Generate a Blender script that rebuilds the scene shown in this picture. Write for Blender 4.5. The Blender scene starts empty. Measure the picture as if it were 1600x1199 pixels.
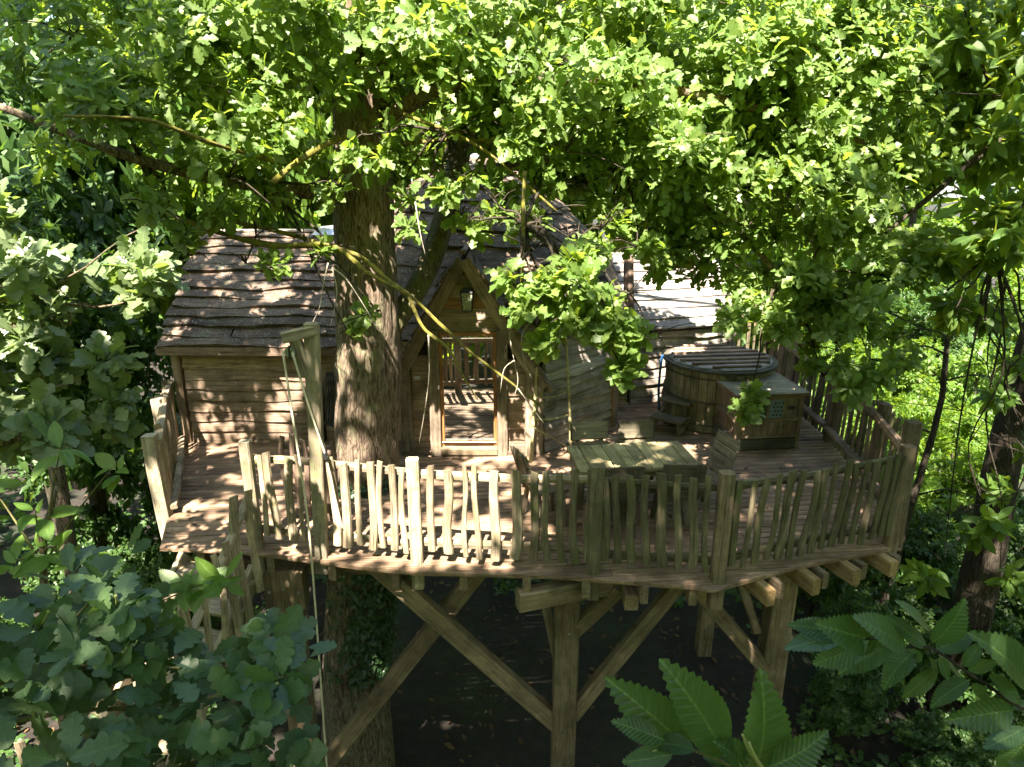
import bpy, bmesh, math, random
import numpy as np
from mathutils import Vector, Matrix, noise

rnd = random.Random(11)
rng = np.random.default_rng(11)
R = math.radians
C = bpy.context.scene.collection
scene = bpy.context.scene
GROUND = -4.8

# ------------------------------------------------------------------ camera, sky, sun, exposure
cam_data = bpy.data.cameras.new('camera')
cam = bpy.data.objects.new('camera', cam_data)
C.objects.link(cam)
cam.location = (0, 0, 3.92)
cam.rotation_euler = (R(90 - 17.4), 0, 0)
cam_data.sensor_width = 36.0
cam_data.lens = 36.0 * 1067 / 1600
cam_data.clip_start = 0.05
cam_data.clip_end = 400
scene.camera = cam

SUN_DIR = Vector((-0.12, -0.52, 0.85)).normalized()      # towards the sun
elev = math.asin(SUN_DIR.z)
world = bpy.data.worlds.new('World')
scene.world = world
world.use_nodes = True
wn = world.node_tree.nodes
wl = world.node_tree.links
wn.clear()
sky = wn.new('ShaderNodeTexSky')
sky.sky_type = 'NISHITA'
sky.sun_disc = False
sky.sun_elevation = elev
sky.sun_rotation = math.atan2(SUN_DIR.x, SUN_DIR.y)
bg = wn.new('ShaderNodeBackground')
bg.inputs['Strength'].default_value = 0.065
wo = wn.new('ShaderNodeOutputWorld')
wl.new(sky.outputs[0], bg.inputs['Color'])
wl.new(bg.outputs[0], wo.inputs['Surface'])

sun_data = bpy.data.lights.new('sun', 'SUN')
sun_data.energy = 4.4
sun_data.angle = R(0.55)
sun_data.color = (1.0, 0.90, 0.76)
sun = bpy.data.objects.new('sun', sun_data)
C.objects.link(sun)
sun.rotation_euler = SUN_DIR.to_track_quat('Z', 'Y').to_euler()

vs = scene.view_settings
vs.view_transform = 'Standard'
vs.look = 'None'
vs.exposure = 3.2
vs.gamma = 1.0
vs.use_curve_mapping = False
scene.render.engine = 'CYCLES'
cy = scene.cycles
cy.max_bounces = 7
cy.diffuse_bounces = 4
cy.glossy_bounces = 3
cy.transmission_bounces = 4
cy.transparent_max_bounces = 8
cy.caustics_reflective = False
cy.caustics_refractive = False
cy.use_denoising = True
cy.sample_clamp_indirect = 6.0

# ------------------------------------------------------------------ object helpers
W = {}


def link(o, parent, M):
    C.objects.link(o)
    if parent is not None:
        o.parent = parent
        o.matrix_local = W[parent.name].inverted() @ M
    else:
        o.matrix_local = M
    W[o.name] = M.copy()
    return o


def thing(name, label, cat, loc=(0, 0, 0), rz=0.0, group=None):
    o = bpy.data.objects.new(name, None)
    o.empty_display_size = 0.2
    link(o, None, Matrix.Translation(Vector(loc)) @ Matrix.Rotation(rz, 4, 'Z'))
    o['label'] = label
    o['category'] = cat
    if group:
        o['group'] = group
    return o


def tag(o, label, cat, group=None):
    o['label'] = label
    o['category'] = cat
    if group:
        o['group'] = group
    return o


def put(name, me, mat=None, parent=None, M=None, kind=None, label=None):
    if mat is not None and not me.materials:
        me.materials.append(mat)
    o = bpy.data.objects.new(name, me)
    link(o, parent, M.copy() if M is not None else (W[parent.name].copy() if parent else Matrix.Identity(4)))
    if kind:
        o['kind'] = kind
    if label:
        o['label'] = label
    return o


def mesh_from(verts, faces, smooth=False, uv=None):
    me = bpy.data.meshes.new('mesh')
    me.from_pydata([tuple(v) for v in verts], [], faces)
    if smooth:
        me.polygons.foreach_set('use_smooth', [True] * len(me.polygons))
    me.update()
    return me


def np_mesh(V, F, smooth=True, UV=None):
    """V (n,3) float, F (m,k) int, all faces with the same corner count"""
    me = bpy.data.meshes.new('mesh')
    n, m, k = len(V), len(F), F.shape[1]
    me.vertices.add(n)
    me.vertices.foreach_set('co', np.ascontiguousarray(V, dtype=np.float32).ravel())
    me.loops.add(m * k)
    me.loops.foreach_set('vertex_index', np.ascontiguousarray(F, dtype=np.int32).ravel())
    me.polygons.add(m)
    me.polygons.foreach_set('loop_start', np.arange(0, m * k, k, dtype=np.int32))
    me.polygons.foreach_set('loop_total', np.full(m, k, dtype=np.int32))
    me.polygons.foreach_set('use_smooth', np.full(m, smooth, dtype=bool))
    if UV is not None:
        ul = me.uv_layers.new(name='uv')
        ul.data.foreach_set('uv', np.ascontiguousarray(UV[F.ravel()], dtype=np.float32).ravel())
    me.update()
    me.validate()
    return me


def axes(o, x, y, z):
    M = Matrix.Identity(4)
    for i in range(3):
        M[i][0], M[i][1], M[i][2], M[i][3] = x[i], y[i], z[i], o[i]
    return M


def frame_along(p0, p1, up=(0, 0, 1)):
    p0, p1, up = Vector(p0), Vector(p1), Vector(up)
    x = (p1 - p0).normalized()
    y = up.cross(x)
    if y.length < 1e-4:
        y = Vector((0, 1, 0)).cross(x)
    y.normalize()
    z = x.cross(y)
    return axes(p0, x, y, z)


def beam_mesh(L, w, h, c=0.008, rings=2, wob=0.0, twist=0.0):
    """chamfered timber along +X, centred on the axis"""
    a, b = w / 2, h / 2
    c = min(c, a * .45, b * .45)
    sec = [(-a + c, -b), (a - c, -b), (a, -b + c), (a, b - c), (a - c, b), (-a + c, b), (-a, b - c), (-a, -b + c)]
    V, F = [], []
    oy, oz = rnd.uniform(-wob, wob), rnd.uniform(-wob, wob)
    for i in range(rings):
        t = i / (rings - 1)
        s = math.sin(math.pi * t)
        for (y, z) in sec:
            V.append((L * t, y + oy * s + rnd.uniform(-wob, wob) * .3, z + oz * s + rnd.uniform(-wob, wob) * .3))
    for i in range(rings - 1):
        for j in range(8):
            k = (j + 1) % 8
            F.append((i * 8 + j, (i + 1) * 8 + j, (i + 1) * 8 + k, i * 8 + k))
    F.append(tuple(range(8)))
    F.append(tuple(reversed(range((rings - 1) * 8, rings * 8))))
    me = mesh_from(V, F)
    return me


def bar(name, p0, p1, w, h, mat, parent, up=(0, 0, 1), c=0.008, rings=2, wob=0.0, label=None):
    L = (Vector(p1) - Vector(p0)).length
    return put(name, beam_mesh(L, w, h, c, rings, wob), mat, parent, frame_along(p0, p1, up), label=label)


def catmull(pts, n):
    P = [Vector(p) for p in pts]
    P = [P[0] * 2 - P[1]] + P + [P[-1] * 2 - P[-2]]
    out = []
    for i in range(1, len(P) - 2):
        for k in range(n):
            t = k / n
            out.append(0.5 * ((2 * P[i]) + (P[i + 1] - P[i - 1]) * t + (2 * P[i - 1] - 5 * P[i] + 4 * P[i + 1] - P[i + 2]) * t * t
                              + (3 * P[i] - P[i - 1] - 3 * P[i + 1] + P[i + 2]) * t ** 3))
    out.append(P[-2])
    return out


def tube_vf(pts, radii, sides=8, jitter=0.0, cap=True, seed=0.0):
    V, F = [], []
    n = len(pts)
    prev = None
    for i, p in enumerate(pts):
        d = (pts[min(i + 1, n - 1)] - pts[max(i - 1, 0)]).normalized()
        if prev is None:
            a = Vector((1, 0, 0)) if abs(d.x) < .8 else Vector((0, 1, 0))
            u = d.cross(a).normalized()
        else:
            u = (prev - d * prev.dot(d)).normalized()
        prev = u
        w = d.cross(u)
        for j in range(sides):
            t = 2 * math.pi * j / sides
            r = radii[i]
            if jitter:
                r *= 1 + jitter * noise.noise(Vector((p.x * 3 + math.cos(t) * 1.5 + seed, p.y * 3 + math.sin(t) * 1.5, p.z * 3)))
            V.append(p + (u * math.cos(t) + w * math.sin(t)) * r)
    for i in range(n - 1):
        for j in range(sides):
            k = (j + 1) % sides
            F.append((i * sides + j, i * sides + k, (i + 1) * sides + k, (i + 1) * sides + j))
    if cap:
        F.append(tuple(reversed(range(sides))))
        F.append(tuple(range((n - 1) * sides, n * sides)))
    return V, F


class MB:
    def __init__(self):
        self.V, self.F = [], []

    def add(self, V, F):
        o = len(self.V)
        self.V += [tuple(v) for v in V]
        self.F += [tuple(i + o for i in f) for f in F]
        return self

    def tube(self, pts, r0, r1, sides=6, n=4, jitter=.25, power=1.0):
        P = catmull(pts, n) if len(pts) > 2 else [Vector(p) for p in pts]
        m = len(P)
        rad = [r0 + (r1 - r0) * (i / (m - 1)) ** power for i in range(m)]
        return self.add(*tube_vf(P, rad, sides, jitter, True, rnd.random() * 50))

    def mesh(self, smooth=True):
        return mesh_from(self.V, self.F, smooth)


# ------------------------------------------------------------------ materials
def nt(name):
    m = bpy.data.materials.new(name)
    m.use_nodes = True
    n, l = m.node_tree.nodes, m.node_tree.links
    n.clear()
    out = n.new('ShaderNodeOutputMaterial')
    return m, n, l, out


def ramp(n, stops):
    r = n.new('ShaderNodeValToRGB')
    e = r.color_ramp.elements
    while len(e) < len(stops):
        e.new(0.5)
    for i, (p, c) in enumerate(stops):
        e[i].position = p
        e[i].color = (c[0], c[1], c[2], 1) if not isinstance(c, (int, float)) else (c, c, c, 1)
    return r


def math_node(n, l, op, a, b=None, clamp=False):
    m = n.new('ShaderNodeMath')
    m.operation = op
    m.use_clamp = clamp
    for i, v in enumerate((a, b)):
        if v is None:
            continue
        if isinstance(v, (int, float)):
            m.inputs[i].default_value = v
        else:
            l.new(v, m.inputs[i])
    return m.outputs[0]


def mixc(n, l, fac, a, b, mode='MIX'):
    m = n.new('ShaderNodeMix')
    m.data_type = 'RGBA'
    m.blend_type = mode
    if isinstance(fac, (int, float)):
        m.inputs[0].default_value = fac
    else:
        l.new(fac, m.inputs[0])
    for i, v in ((6, a), (7, b)):
        if isinstance(v, tuple):
            m.inputs[i].default_value = (*v, 1)
        else:
            l.new(v, m.inputs[i])
    return m.outputs[2]


def noise_tex(n, l, vec, scale, detail=4, rough=.6, dist=0.0):
    t = n.new('ShaderNodeTexNoise')
    t.inputs['Scale'].default_value = scale
    t.inputs['Detail'].default_value = detail
    t.inputs['Roughness'].default_value = rough
    t.inputs['Distortion'].default_value = dist
    if vec is not None:
        l.new(vec, t.inputs['Vector'])
    return t.outputs['Fac']


def wood(name, dark, mid, light, moss=None, moss_amt=0.0, rough=.8, var=.5, speck=None, speck_amt=0.0, bump=.006, stain=.58):
    m, n, l, out = nt(name)
    tc = n.new('ShaderNodeTexCoord')
    oi = n.new('ShaderNodeObjectInfo')
    mp = n.new('ShaderNodeMapping')
    mp.inputs['Scale'].default_value = (1.3, 16, 16)
    l.new(tc.outputs['Object'], mp.inputs['Vector'])
    cx = n.new('ShaderNodeCombineXYZ')
    r10 = math_node(n, l, 'MULTIPLY', oi.outputs['Random'], 37.0)
    l.new(r10, cx.inputs[0]); l.new(r10, cx.inputs[1]); l.new(r10, cx.inputs[2])
    l.new(cx.outputs[0], mp.inputs['Location'])
    grain = noise_tex(n, l, mp.outputs[0], 1.6, 8, .68, .6)
    rp = ramp(n, [(.28, dark), (.5, mid), (.74, light)])
    l.new(grain, rp.inputs[0])
    mp2 = n.new('ShaderNodeMapping')
    mp2.inputs['Scale'].default_value = (2.2, 70, 70)
    l.new(tc.outputs['Object'], mp2.inputs['Vector'])
    l.new(cx.outputs[0], mp2.inputs['Location'])
    fine = noise_tex(n, l, mp2.outputs[0], 1.0, 4, .6)
    crack = ramp(n, [(.33, 0.35), (.45, 1.0)])
    l.new(fine, crack.inputs[0])
    col = mixc(n, l, 1.0, rp.outputs[0], crack.outputs[0], 'MULTIPLY')
    # blotches and a tone of its own for each piece
    geo = n.new('ShaderNodeNewGeometry')
    blot = noise_tex(n, l, geo.outputs['Position'], 2.3, 5, .65)
    br = ramp(n, [(.3, 1 - stain), (.62, 1.0 + stain * .25)])
    l.new(blot, br.inputs[0])
    col = mixc(n, l, 1.0, col, br.outputs[0], 'MULTIPLY')
    vmul = math_node(n, l, 'MULTIPLY_ADD', oi.outputs['Random'], var)
    vmul.node.inputs[2].default_value = 1 - var / 2
    hv = n.new('ShaderNodeHueSaturation')
    l.new(vmul, hv.inputs['Value'])
    l.new(col, hv.inputs['Color'])
    col = hv.outputs[0]
    if moss:
        mn = noise_tex(n, l, geo.outputs['Position'], 4.5, 8, .7)
        mr = ramp(n, [(.62 - moss_amt * .4, 0.0), (.78 - moss_amt * .4, .9)])
        l.new(mn, mr.inputs[0])
        col = mixc(n, l, mr.outputs[0], col, moss)
    if speck:
        vo = n.new('ShaderNodeTexVoronoi')
        vo.inputs['Scale'].default_value = 38
        l.new(geo.outputs['Position'], vo.inputs['Vector'])
        sn = noise_tex(n, l, geo.outputs['Position'], 9, 4, .7)
        a = math_node(n, l, 'LESS_THAN', vo.outputs['Distance'], .3)
        b = math_node(n, l, 'GREATER_THAN', sn, .62 - speck_amt * .2)
        col = mixc(n, l, math_node(n, l, 'MULTIPLY', math_node(n, l, 'MULTIPLY', a, b), .8), col, speck)
    p = n.new('ShaderNodeBsdfPrincipled')
    l.new(col, p.inputs['Base Color'])
    p.inputs['Roughness'].default_value = rough
    p.inputs['Specular IOR Level'].default_value = .3
    bp = n.new('ShaderNodeBump')
    bp.inputs['Distance'].default_value = bump
    bp.inputs['Strength'].default_value = .8
    h = math_node(n, l, 'ADD', grain, math_node(n, l, 'MULTIPLY', fine, .6))
    l.new(h, bp.inputs['Height'])
    l.new(bp.outputs[0], p.inputs['Normal'])
    l.new(p.outputs[0], out.inputs['Surface'])
    return m


def plain(name, col, rough=.5, metal=0.0, spec=.5):
    m, n, l, out = nt(name)
    p = n.new('ShaderNodeBsdfPrincipled')
    tc = n.new('ShaderNodeTexCoord')
    f = noise_tex(n, l, tc.outputs['Object'], 25, 5, .6)
    r = ramp(n, [(.3, tuple(c * .75 for c in col)), (.7, tuple(min(1, c * 1.15) for c in col))])
    l.new(f, r.inputs[0])
    l.new(r.outputs[0], p.inputs['Base Color'])
    p.inputs['Roughness'].default_value = rough
    p.inputs['Metallic'].default_value = metal
    p.inputs['Specular IOR Level'].default_value = spec
    l.new(p.outputs[0], out.inputs['Surface'])
    return m


def leaf_mat(name, ca, cb, trans, tfac=.35, rough=.42, spec=.5, veins=False, pleat=.2, rib=(.2, .28, .08)):
    m, n, l, out = nt(name)
    geo = n.new('ShaderNodeNewGeometry')
    oi = n.new('ShaderNodeObjectInfo')
    rr = math_node(n, l, 'FRACT', math_node(n, l, 'ADD', geo.outputs['Random Per Island'], oi.outputs['Random']))
    col = mixc(n, l, rr, ca, cb)
    big = noise_tex(n, l, geo.outputs['Position'], 1.1, 3, .6)
    hr = ramp(n, [(.3, .8), (.7, 1.2)])
    l.new(big, hr.inputs[0])
    col = mixc(n, l, 1.0, col, hr.outputs[0], 'MULTIPLY')
    p = n.new('ShaderNodeBsdfPrincipled')
    if veins:
        uv = n.new('ShaderNodeUVMap')
        uv.uv_map = 'uv'
        sx = n.new('ShaderNodeSeparateXYZ')
        l.new(uv.outputs[0], sx.inputs[0])
        av = math_node(n, l, 'ABSOLUTE', sx.outputs[1])
        mid = math_node(n, l, 'LESS_THAN', av, .011)
        ph = math_node(n, l, 'MULTIPLY', math_node(n, l, 'SUBTRACT', sx.outputs[0], math_node(n, l, 'MULTIPLY', av, .9)), 78.0)
        sv = math_node(n, l, 'SINE', ph)
        line = math_node(n, l, 'GREATER_THAN', sv, .955)
        col = mixc(n, l, math_node(n, l, 'MULTIPLY', line, .5), col, rib)
        col = mixc(n, l, math_node(n, l, 'MULTIPLY', mid, .8), col, rib)
        pos = noise_tex(n, l, geo.outputs['Position'], 60, 4, .6)
        sr = ramp(n, [(.35, .82), (.65, 1.12)])
        l.new(pos, sr.inputs[0])
        col = mixc(n, l, 1.0, col, sr.outputs[0], 'MULTIPLY')
        # small brown blemishes
        sp = n.new('ShaderNodeTexVoronoi')
        sp.inputs['Scale'].default_value = 55
        l.new(geo.outputs['Position'], sp.inputs['Vector'])
        sm = noise_tex(n, l, geo.outputs['Position'], 21, 3, .6)
        spot = math_node(n, l, 'MULTIPLY', math_node(n, l, 'LESS_THAN', sp.outputs['Distance'], .17), math_node(n, l, 'GREATER_THAN', sm, .60))
        col = mixc(n, l, math_node(n, l, 'MULTIPLY', spot, .75), col, (.10, .06, .025))
        bp = n.new('ShaderNodeBump')
        bp.inputs['Distance'].default_value = .003
        bp.inputs['Strength'].default_value = pleat
        l.new(math_node(n, l, 'MULTIPLY', math_node(n, l, 'ABSOLUTE', math_node(n, l, 'SINE', math_node(n, l, 'MULTIPLY', ph, .5))), 1.0), bp.inputs['Height'])
        l.new(bp.outputs[0], p.inputs['Normal'])
    l.new(col, p.inputs['Base Color'])
    p.inputs['Roughness'].default_value = rough
    p.inputs['Specular IOR Level'].default_value = spec
    t = n.new('ShaderNodeBsdfTranslucent')
    tcx = mixc(n, l, rr, trans, (trans[0] * 1.35, trans[1] * 1.1, trans[2]))
    l.new(tcx, t.inputs['Color'])
    mx = n.new('ShaderNodeMixShader')
    mx.inputs[0].default_value = tfac
    l.new(p.outputs[0], mx.inputs[1])
    l.new(t.outputs[0], mx.inputs[2])
    l.new(mx.outputs[0], out.inputs['Surface'])
    return m


def bark(name, dark, mid, light, lichen, lichen_amt=.5, scale=1.0, bump=.03):
    m, n, l, out = nt(name)
    tc = n.new('ShaderNodeTexCoord')
    mp = n.new('ShaderNodeMapping')
    mp.inputs['Scale'].default_value = (20 * scale, 20 * scale, 3.4 * scale)
    l.new(tc.outputs['Object'], mp.inputs['Vector'])
    f = noise_tex(n, l, mp.outputs[0], 1.5, 8, .65, 1.2)
    r = ramp(n, [(.40, dark), (.5, mid), (.64, light)])
    l.new(f, r.inputs[0])
    g = noise_tex(n, l, tc.outputs['Object'], 3.0 * scale, 8, .72)
    lr = ramp(n, [(.66 - lichen_amt * .3, 0.0), (.8 - lichen_amt * .3, .85)])
    l.new(g, lr.inputs[0])
    hi = math_node(n, l, 'MULTIPLY', lr.outputs[0], math_node(n, l, 'ADD', f, .25), True)
    col = mixc(n, l, hi, r.outputs[0], lichen)
    p = n.new('ShaderNodeBsdfPrincipled')
    l.new(col, p.inputs['Base Color'])
    p.inputs['Roughness'].default_value = .9
    p.inputs['Specular IOR Level'].default_value = .2
    bp = n.new('ShaderNodeBump')
    bp.inputs['Distance'].default_value = bump
    l.new(f, bp.inputs['Height'])
    l.new(bp.outputs[0], p.inputs['Normal'])
    l.new(p.outputs[0], out.inputs['Surface'])
    return m


GREEN_MOSS = (.075, .085, .028)
M_wall = wood('weathered wall boards', (.14, .09, .062), (.27, .19, .136), (.38, .285, .212), (.12, .11, .07), .04, bump=.005)
M_grey = wood('grey wall boards', (.17, .143, .12), (.29, .25, .212), (.40, .355, .305), (.14, .13, .09), .02, bump=.005)
M_roof = wood('dark roof boards', (.06, .04, .029), (.125, .085, .062), (.2, .147, .111), (.10, .10, .055), .2, speck=(.30, .30, .26), speck_amt=.6, bump=.008)
M_roof_grey = wood('pale roof boards', (.17, .15, .135), (.26, .235, .21), (.35, .325, .295), bump=.004, var=.2)
M_red = wood('reddish framing timber', (.12, .075, .053), (.20, .137, .10), (.285, .21, .162), GREEN_MOSS, .02)
M_barge = wood('grey brown barge boards', (.13, .10, .07), (.24, .185, .135), (.33, .27, .2), GREEN_MOSS, .06)
M_frame = wood('varnished door timber', (.17, .078, .03), (.28, .135, .05), (.37, .2, .085), var=.1, rough=.45, stain=.15)
M_deck = wood('deck boards', (.135, .082, .052), (.245, .16, .104), (.355, .25, .17), (.14, .125, .065), .16, bump=.004, rough=.7)
M_rail = wood('pale split pickets', (.155, .112, .07), (.31, .245, .165), (.475, .395, .285), (.17, .17, .07), .2, bump=.006)  # lighter wood tone, used towards the left end of the railing
M_railg = wood('dark mossy pickets', (.07, .055, .035), (.135, .11, .068), (.215, .18, .118), (.09, .095, .038), .34, bump=.006)  # darker wood tone with more moss, used towards the right
M_post = wood('squared posts', (.17, .135, .09), (.31, .26, .185), (.43, .375, .28), (.17, .18, .075), .22, bump=.004)
M_supp = wood('green stained support timber', (.105, .073, .046), (.195, .143, .09), (.28, .215, .142), (.11, .105, .05), .12, bump=.004)
M_joist = wood('fresh sawn joists', (.17, .105, .045), (.28, .185, .085), (.37, .265, .135), GREEN_MOSS, .02, bump=.003)
M_table = wood('mossy table planks', (.20, .16, .08), (.32, .265, .145), (.42, .36, .215), (.15, .14, .06), .1, bump=.004)
M_chair = wood('green weathered chair planks', (.08, .066, .044), (.145, .122, .082), (.215, .188, .13), (.085, .09, .04), .2, bump=.006)
M_chairb = wood('brown chair planks', (.11, .085, .06), (.2, .16, .115), (.29, .245, .185), GREEN_MOSS, .15, bump=.006)
M_tub = wood('green streaked tub staves', (.13, .105, .065), (.23, .19, .13), (.33, .285, .205), (.115, .125, .045), .26, bump=.003)
M_cab = wood('brown cabinet panels', (.13, .085, .052), (.215, .15, .10), (.29, .215, .155), (.10, .10, .05), .12, bump=.003, var=.15)
M_cabd = wood('dark cabinet base', (.05, .045, .035), (.085, .078, .06), (.13, .12, .095), GREEN_MOSS, .25)
M_pole = wood('pale bamboo poles', (.24, .20, .09), (.38, .33, .16), (.50, .45, .25), GREEN_MOSS, .1)
M_black = plain('black metal', (.016, .016, .016), .45)
M_steel = plain('galvanised metal', (.42, .44, .46), .35, .9)
M_flash = plain('zinc flashing', (.45, .47, .5), .4, .7)
M_rope = plain('pale rope', (.55, .5, .36), .9)
M_blue = plain('blue hose', (.03, .13, .35), .45)
M_cable = plain('dark cable', (.02, .022, .025), .5)
M_dark = plain('dark interior', (.015, .012, .01), .9)

M_oak = leaf_mat('oak leaves', (.074, .135, .026), (.128, .188, .042), (.29, .46, .045), .44, .48, .45, veins=True, pleat=.06, rib=(.16, .24, .08))
M_oakp = leaf_mat('pale oak leaves', (.080, .122, .048), (.130, .172, .075), (.22, .36, .06), .36, .46, .75, veins=True, pleat=.06, rib=(.2, .26, .12))
M_oakd = leaf_mat('bluish oak leaves', (.048, .092, .038), (.076, .128, .048), (.14, .26, .04), .3, .42, .5, veins=True, pleat=.05, rib=(.11, .17, .07))
M_ches = leaf_mat('chestnut leaves', (.028, .066, .022), (.045, .094, .03), (.15, .28, .03), .3, .36, .5, veins=True, pleat=.4, rib=(.12, .2, .06))
M_chest = leaf_mat('backlit chestnut leaves', (.045, .098, .018), (.078, .13, .025), (.32, .46, .035), .46, .5, .25, veins=True, pleat=.2, rib=(.12, .2, .05))
M_chesl = leaf_mat('pale chestnut leaves', (.07, .15, .025), (.11, .2, .035), (.24, .42, .04), .4, .4, .5, veins=True, rib=(.2, .3, .08))
M_back = leaf_mat('woodland leaves', (.058, .12, .018), (.11, .175, .026), (.30, .48, .035), .46, .45, .4)
M_backd = leaf_mat('dark woodland leaves', (.03, .07, .018), (.055, .105, .024), (.12, .24, .025), .35, .45, .4)
M_ivy = leaf_mat('ivy leaves', (.018, .045, .016), (.03, .065, .02), (.06, .12, .02), .2, .4, .5)
M_catkin = leaf_mat('catkins', (.32, .34, .12), (.42, .42, .17), (.4, .42, .1), .2, .7, .2)
M_twig = bark('green twigs', (.07, .07, .03), (.13, .12, .05), (.2, .18, .08), (.12, .14, .05), .4, 3, .004)
M_bark = bark('oak bark', (.055, .038, .026), (.155, .115, .082), (.27, .215, .165), (.17, .19, .10), .5, 1, .035)
M_limb = bark('mossy dark limb bark', (.04, .03, .02), (.10, .078, .052), (.17, .135, .095), (.10, .11, .04), .8, 1, .03)
M_barkd = bark('dark bark', (.02, .016, .012), (.045, .035, .026), (.08, .064, .05), (.07, .085, .04), .4, 1, .025)
M_mossb = bark('mossy lichen branch', (.045, .038, .02), (.11, .092, .036), (.18, .155, .06), (.27, .245, .035), .85, 6, .012)
M_dead = bark('grey dead twig', (.2, .16, .12), (.34, .29, .23), (.46, .42, .36), (.35, .33, .2), .2, 3, .004)

# glass that mirrors the deck in front of it
M_glass, n_, l_, o_ = nt('door glass')
g1 = n_.new('ShaderNodeBsdfGlossy'); g1.inputs['Roughness'].default_value = .015; g1.inputs['Color'].default_value = (.92, .95, .93, 1)
g2 = n_.new('ShaderNodeBsdfTransparent'); g2.inputs['Color'].default_value = (.55, .58, .55, 1)
gm = n_.new('ShaderNodeMixShader'); gm.inputs[0].default_value = .6
l_.new(g2.outputs[0], gm.inputs[1]); l_.new(g1.outputs[0], gm.inputs[2]); l_.new(gm.outputs[0], o_.inputs['Surface'])

M_lamp, n_, l_, o_ = nt('hammered lantern glass')
vo = n_.new('ShaderNodeTexVoronoi'); vo.inputs['Scale'].default_value = 70
tcn = n_.new('ShaderNodeTexCoord'); l_.new(tcn.outputs['Object'], vo.inputs['Vector'])
rl = ramp(n_, [(.1, (.55, .58, .45)), (.6, (.16, .18, .12))]); l_.new(vo.outputs['Distance'], rl.inputs[0])
pb = n_.new('ShaderNodeBsdfPrincipled'); l_.new(rl.outputs[0], pb.inputs['Base Color']); pb.inputs['Roughness'].default_value = .12
bb = n_.new('ShaderNodeBump'); bb.inputs['Distance'].default_value = .01; l_.new(vo.outputs['Distance'], bb.inputs['Height']); l_.new(bb.outputs[0], pb.inputs['Normal'])
l_.new(pb.outputs[0], o_.inputs['Surface'])

# ------------------------------------------------------------------ ground
M_ground, n_, l_, o_ = nt('forest floor')
ge = n_.new('ShaderNodeNewGeometry')
f1 = noise_tex(n_, l_, ge.outputs['Position'], 6, 8, .75)
f2 = noise_tex(n_, l_, ge.outputs['Position'], .5, 5, .6)
c1 = ramp(n_, [(.3, (.007, .005, .004)), (.55, (.017, .012, .008)), (.75, (.045, .03, .019))]); l_.new(f1, c1.inputs[0])
c2 = ramp(n_, [(.5, 0.0), (.66, .75)]); l_.new(f2, c2.inputs[0])
cc = mixc(n_, l_, c2.outputs[0], c1.outputs[0], (.02, .034, .010))
pg = n_.new('ShaderNodeBsdfPrincipled'); l_.new(cc, pg.inputs['Base Color']); pg.inputs['Roughness'].default_value = .95
bg2 = n_.new('ShaderNodeBump'); bg2.inputs['Distance'].default_value = .08; l_.new(f1, bg2.inputs['Height']); l_.new(bg2.outputs[0], pg.inputs['Normal'])
l_.new(pg.outputs[0], o_.inputs['Surface'])
gv, gf = [], []
xs = sorted(set([-200, -120, -70] + [-45 + 1.5 * i for i in range(61)] + [70, 120, 200]))
ys = sorted(set([-200, -90, -40, -20] + [-10 + 1.5 * i for i in range(40)] + [70, 110, 200]))
def ground_z(x, y):
    return GROUND + .35 * noise.noise(Vector((x * .15, y * .15, 3))) + .12 * noise.noise(Vector((x * .6, y * .6, 9)))
for y in ys:
    for x in xs:
        gv.append((x, y, ground_z(x, y)))
nx = len(xs)
for j in range(len(ys) - 1):
    for i in range(nx - 1):
        gf.append((j * nx + i, j * nx + i + 1, (j + 1) * nx + i + 1, (j + 1) * nx + i))
put('forest_floor', mesh_from(gv, gf, True), M_ground, kind='structure')

# ------------------------------------------------------------------ waney-edged boards
def waney_mesh(L, H, t, amp=.018, ti0=0.0, ti1=0.0, n=8, sag=0.0):
    """board: X along, Y up the slope, Z outwards; lower edge wavy and proud, top edge tucked in"""
    ph, ph2 = rnd.uniform(0, 9), rnd.uniform(0, 9)
    f1, f2 = rnd.uniform(2.2, 4.2), rnd.uniform(7, 12)
    V, F = [], []
    for i in range(n + 1):
        s = i / n
        xb = L * s
        xt = ti0 + (L - ti0 - ti1) * s
        w = amp * (math.sin(ph + f1 * xb) + .5 * math.sin(ph2 + f2 * xb)) + rnd.uniform(-.3, .3) * amp
        bulge = t * (1 + .18 * math.sin(ph2 + 3 * xb))
        V += [(xt, H, t * .25), (xb + (xt - xb) * .45, H * .45 + w * .4, bulge * .78), (xb, w, bulge), (xb, w + .004, 0.0)]
    for i in range(n):
        a, b = i * 4, (i + 1) * 4
        F += [(a + 1, b + 1, b, a), (a + 2, b + 2, b + 1, a + 1), (a + 3, b + 3, b + 2, a + 2)]
    F += [(0, 3, 2, 1), (n * 4, n * 4 + 1, n * 4 + 2, n * 4 + 3)]
    return mesh_from(V, F)


def waney(name, p0, p1, upv, H, t, mat, parent, amp=.018, ti0=0., ti1=0., out=0.0, n=None):
    p0, p1 = Vector(p0), Vector(p1)
    x = (p1 - p0).normalized()
    y = Vector(upv)
    y = (y - x * y.dot(x)).normalized()
    z = x.cross(y)
    L = (p1 - p0).length
    return put(name, waney_mesh(L, H, t, amp, ti0, ti1, n or max(4, min(12, int(L * 5)))), mat, parent, axes(p0 + z * out, x, y, z))


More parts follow.
